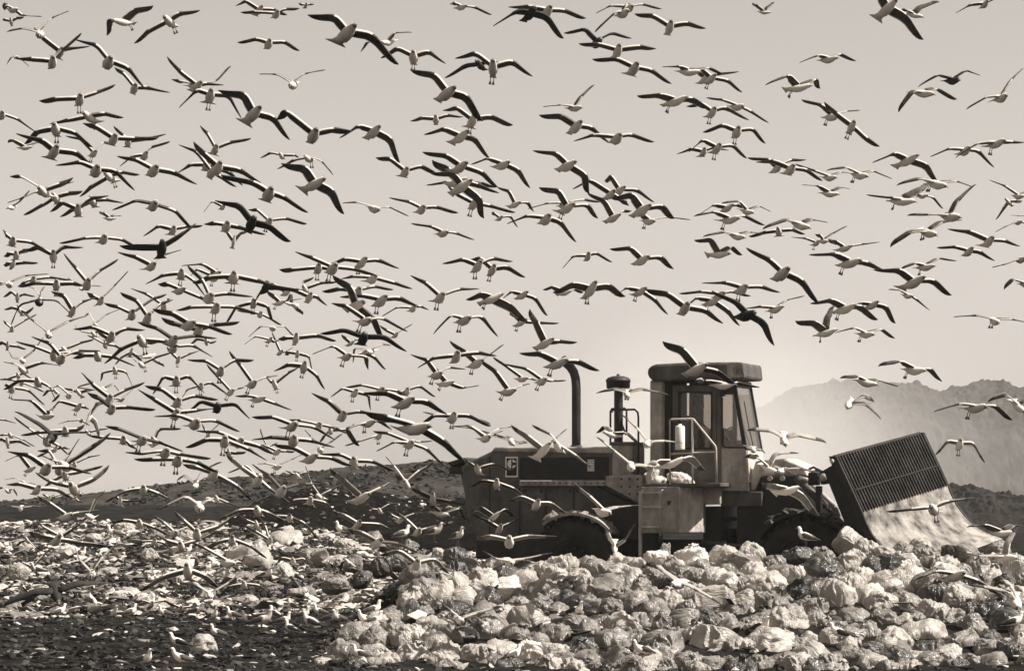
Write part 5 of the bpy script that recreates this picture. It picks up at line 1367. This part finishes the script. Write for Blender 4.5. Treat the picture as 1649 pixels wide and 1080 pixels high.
veil('pale_veil', W3(150, 790, 420), (75, 120, 11), .008, 'pale veil added to brighten the low sky beyond the left bank')  # veil added to brighten the dark low sky at left
# ---------------- air between here and the hills ----------------
hz = MB(); hz.box(-1700, 1700, -40, 1650, -6, 45)
M_haze = bpy.data.materials.new('haze_air'); M_haze.use_nodes = True; n = M_haze.node_tree; n.nodes.clear()
pv_ = n.nodes.new('ShaderNodeVolumePrincipled'); pv_.inputs['Color'].default_value = (.97, .935, .90, 1); pv_.inputs['Density'].default_value = HAZE; pv_.inputs['Anisotropy'].default_value = .25
oo = n.nodes.new('ShaderNodeOutputMaterial'); n.links.new(pv_.outputs[0], oo.inputs['Volume'])
tag(hz.build('haze', M_haze), 'pale dusty air hanging over the whole tip', 'haze', kind='stuff')

# ---------------- labels ----------------
ORD = ['first', 'second', 'third', 'fourth', 'fifth', 'sixth', 'seventh', 'eighth', 'ninth', 'tenth', 'eleventh', 'twelfth', 'thirteenth', 'fourteenth', 'fifteenth']
def uniq(items, group, cat, head, place):
    """head(item) -> what it looks like; place(item) -> where; same text in one cell gets its order from the left"""
    d = {}
    for it in items: d.setdefault((head(it), place(it)), []).append(it)
    for (h, p), L in d.items():
        L.sort(key=lambda it: it['x'])
        for i, it in enumerate(L):
            if len(L) == 1: lb = '%s, %s' % (h, p)
            elif len(L) == 2: lb = '%s, the %s one %s' % (h, ('left', 'right')[i], p)
            else: lb = '%s, %s from left %s' % (h, ORD[i], p)
            tag(it['o'], lb, cat, group)
def gcell(x, y):
    if y > 590:
        if 742 < x < 900: c = 'engine hood'
        elif 900 <= x < 1040: c = 'exhaust and intake'
        elif 1040 <= x < 1240: c = 'cab'
        elif 1240 <= x < 1400: c = 'blade'
        elif x >= 1400: c = 'right edge'
        else: c = ['left edge', 'left side', 'left bank', 'bank middle', 'bank end', 'tail of bulldozer'][min(5, int(x / 125))]
        r = 'above' if y < 700 else 'beside' if y < 780 else 'low by' if y < 850 else 'near ground at'
        return r + ' ' + c
    c = ['far left', 'left', 'left of middle', 'middle', 'right of middle', 'right', 'far right'][min(6, int(x / 236))]
    r = ['along top edge', 'high', 'upper sky', 'mid sky', 'lower sky', 'low sky'][min(5, int(y / 98))]
    return r + ', ' + c
items = []
for o, b in GULLS:
    TL, WL, BC, WR, TR, HD = b['P']
    if TL[0] > TR[0]: TL, TR, WL, WR = TR, TL, WR, WL
    lu, ru = BC[1] - TL[1], BC[1] - TR[1]; s = b['span']
    a, c = lu / s, ru / s
    if a > .22 and c > .22: shp = 'wings raised in a steep V'
    elif a > .08 and c > .08: shp = 'wings raised in a shallow V'
    elif a < -.08 and c < -.08: shp = 'both wingtips drooping'
    elif a > .1 and c < -.1: shp = 'banking down to the right'
    elif c > .1 and a < -.1: shp = 'banking down to the left'
    elif a > .1: shp = 'left wing lifted'
    elif c > .1: shp = 'right wing lifted'
    elif a < -.1: shp = 'left wing dropped'
    elif c < -.1: shp = 'right wing dropped'
    else: shp = 'wings spread level'
    sz = 'large ' if s > 125 else 'small ' if s < 62 else ''
    items.append(dict(o=o, x=BC[0], y=BC[1], h='%s%s %s' % (sz, 'dark brown gull' if b['dark'] else 'gull', shp), p=gcell(*BC)))
uniq(items, 'gulls flying over the tip', 'gull', lambda i: i['h'], lambda i: i['p'])
items = []
for o, px, py, h, dr, fl in STANDING:
    hd = '%s gull standing facing %s' % ('black-backed' if fl else 'white', 'right' if dr > 0 else 'left')
    if px > 560: pl_ = 'on the bag heap by the blade' if 1240 < px < 1400 and py < 900 else 'on the bag heap, %s' % ('top' if py < 930 else 'middle' if py < 1025 else 'foot') + (' left end' if px < 760 else ' centre' if px < 1150 else ' right end')
    else: pl_ = ('on bare soil' if py > 975 else 'in the rubbish field') + (' at far left' if px < 200 else ' left of middle' if px < 400 else ' nearer the heap')
    items.append(dict(o=o, x=px, y=py, h=hd, p=pl_))
uniq(items, 'gulls standing on the ground', 'gull', lambda i: i['h'], lambda i: i['p'])
items = []
TN = {1: 'black', 2: 'dark', 3: 'dark', 4: 'mid-grey', 5: 'mid-grey', 6: 'pale', 7: 'pale', 8: 'white', 9: 'white'}
KN = {'round': 'tied round', 'box': 'boxy', 'sack': 'long slumped', 'sag': 'sagging tied', 'lump': 'crumpled'}
for o, px, py, w, h, tone, k, pile in BAGS:
    if pile:
        c = 'under bulldozer tail' if px < 760 else 'under rear wheel' if px < 960 else 'under steps' if px < 1130 else 'under front wheel' if px < 1300 else 'under blade' if px < 1480 else 'near right edge'
        r = 'on heap crest' if py < 915 else 'in heap upper row' if py < 955 else 'in heap middle row' if py < 995 else 'in heap lower row' if py < 1035 else 'at heap foot'
        p = r + ' ' + c
    else: p = ('on bare soil' if py > 990 else 'in rubbish field') + (' at far left' if px < 130 else ' left' if px < 280 else ' centre' if px < 420 else ' right' if px < 560 else ' by the heap')
    sz = 'big ' if w > 56 else 'small ' if w < 38 else ''
    items.append(dict(o=o, x=px, y=py, h='%s%s %s rubbish bag' % (sz, TN[tone], KN[k]), p=p))
uniq(items, 'rubbish bags', 'rubbish bag', lambda i: i['h'], lambda i: i['p'])
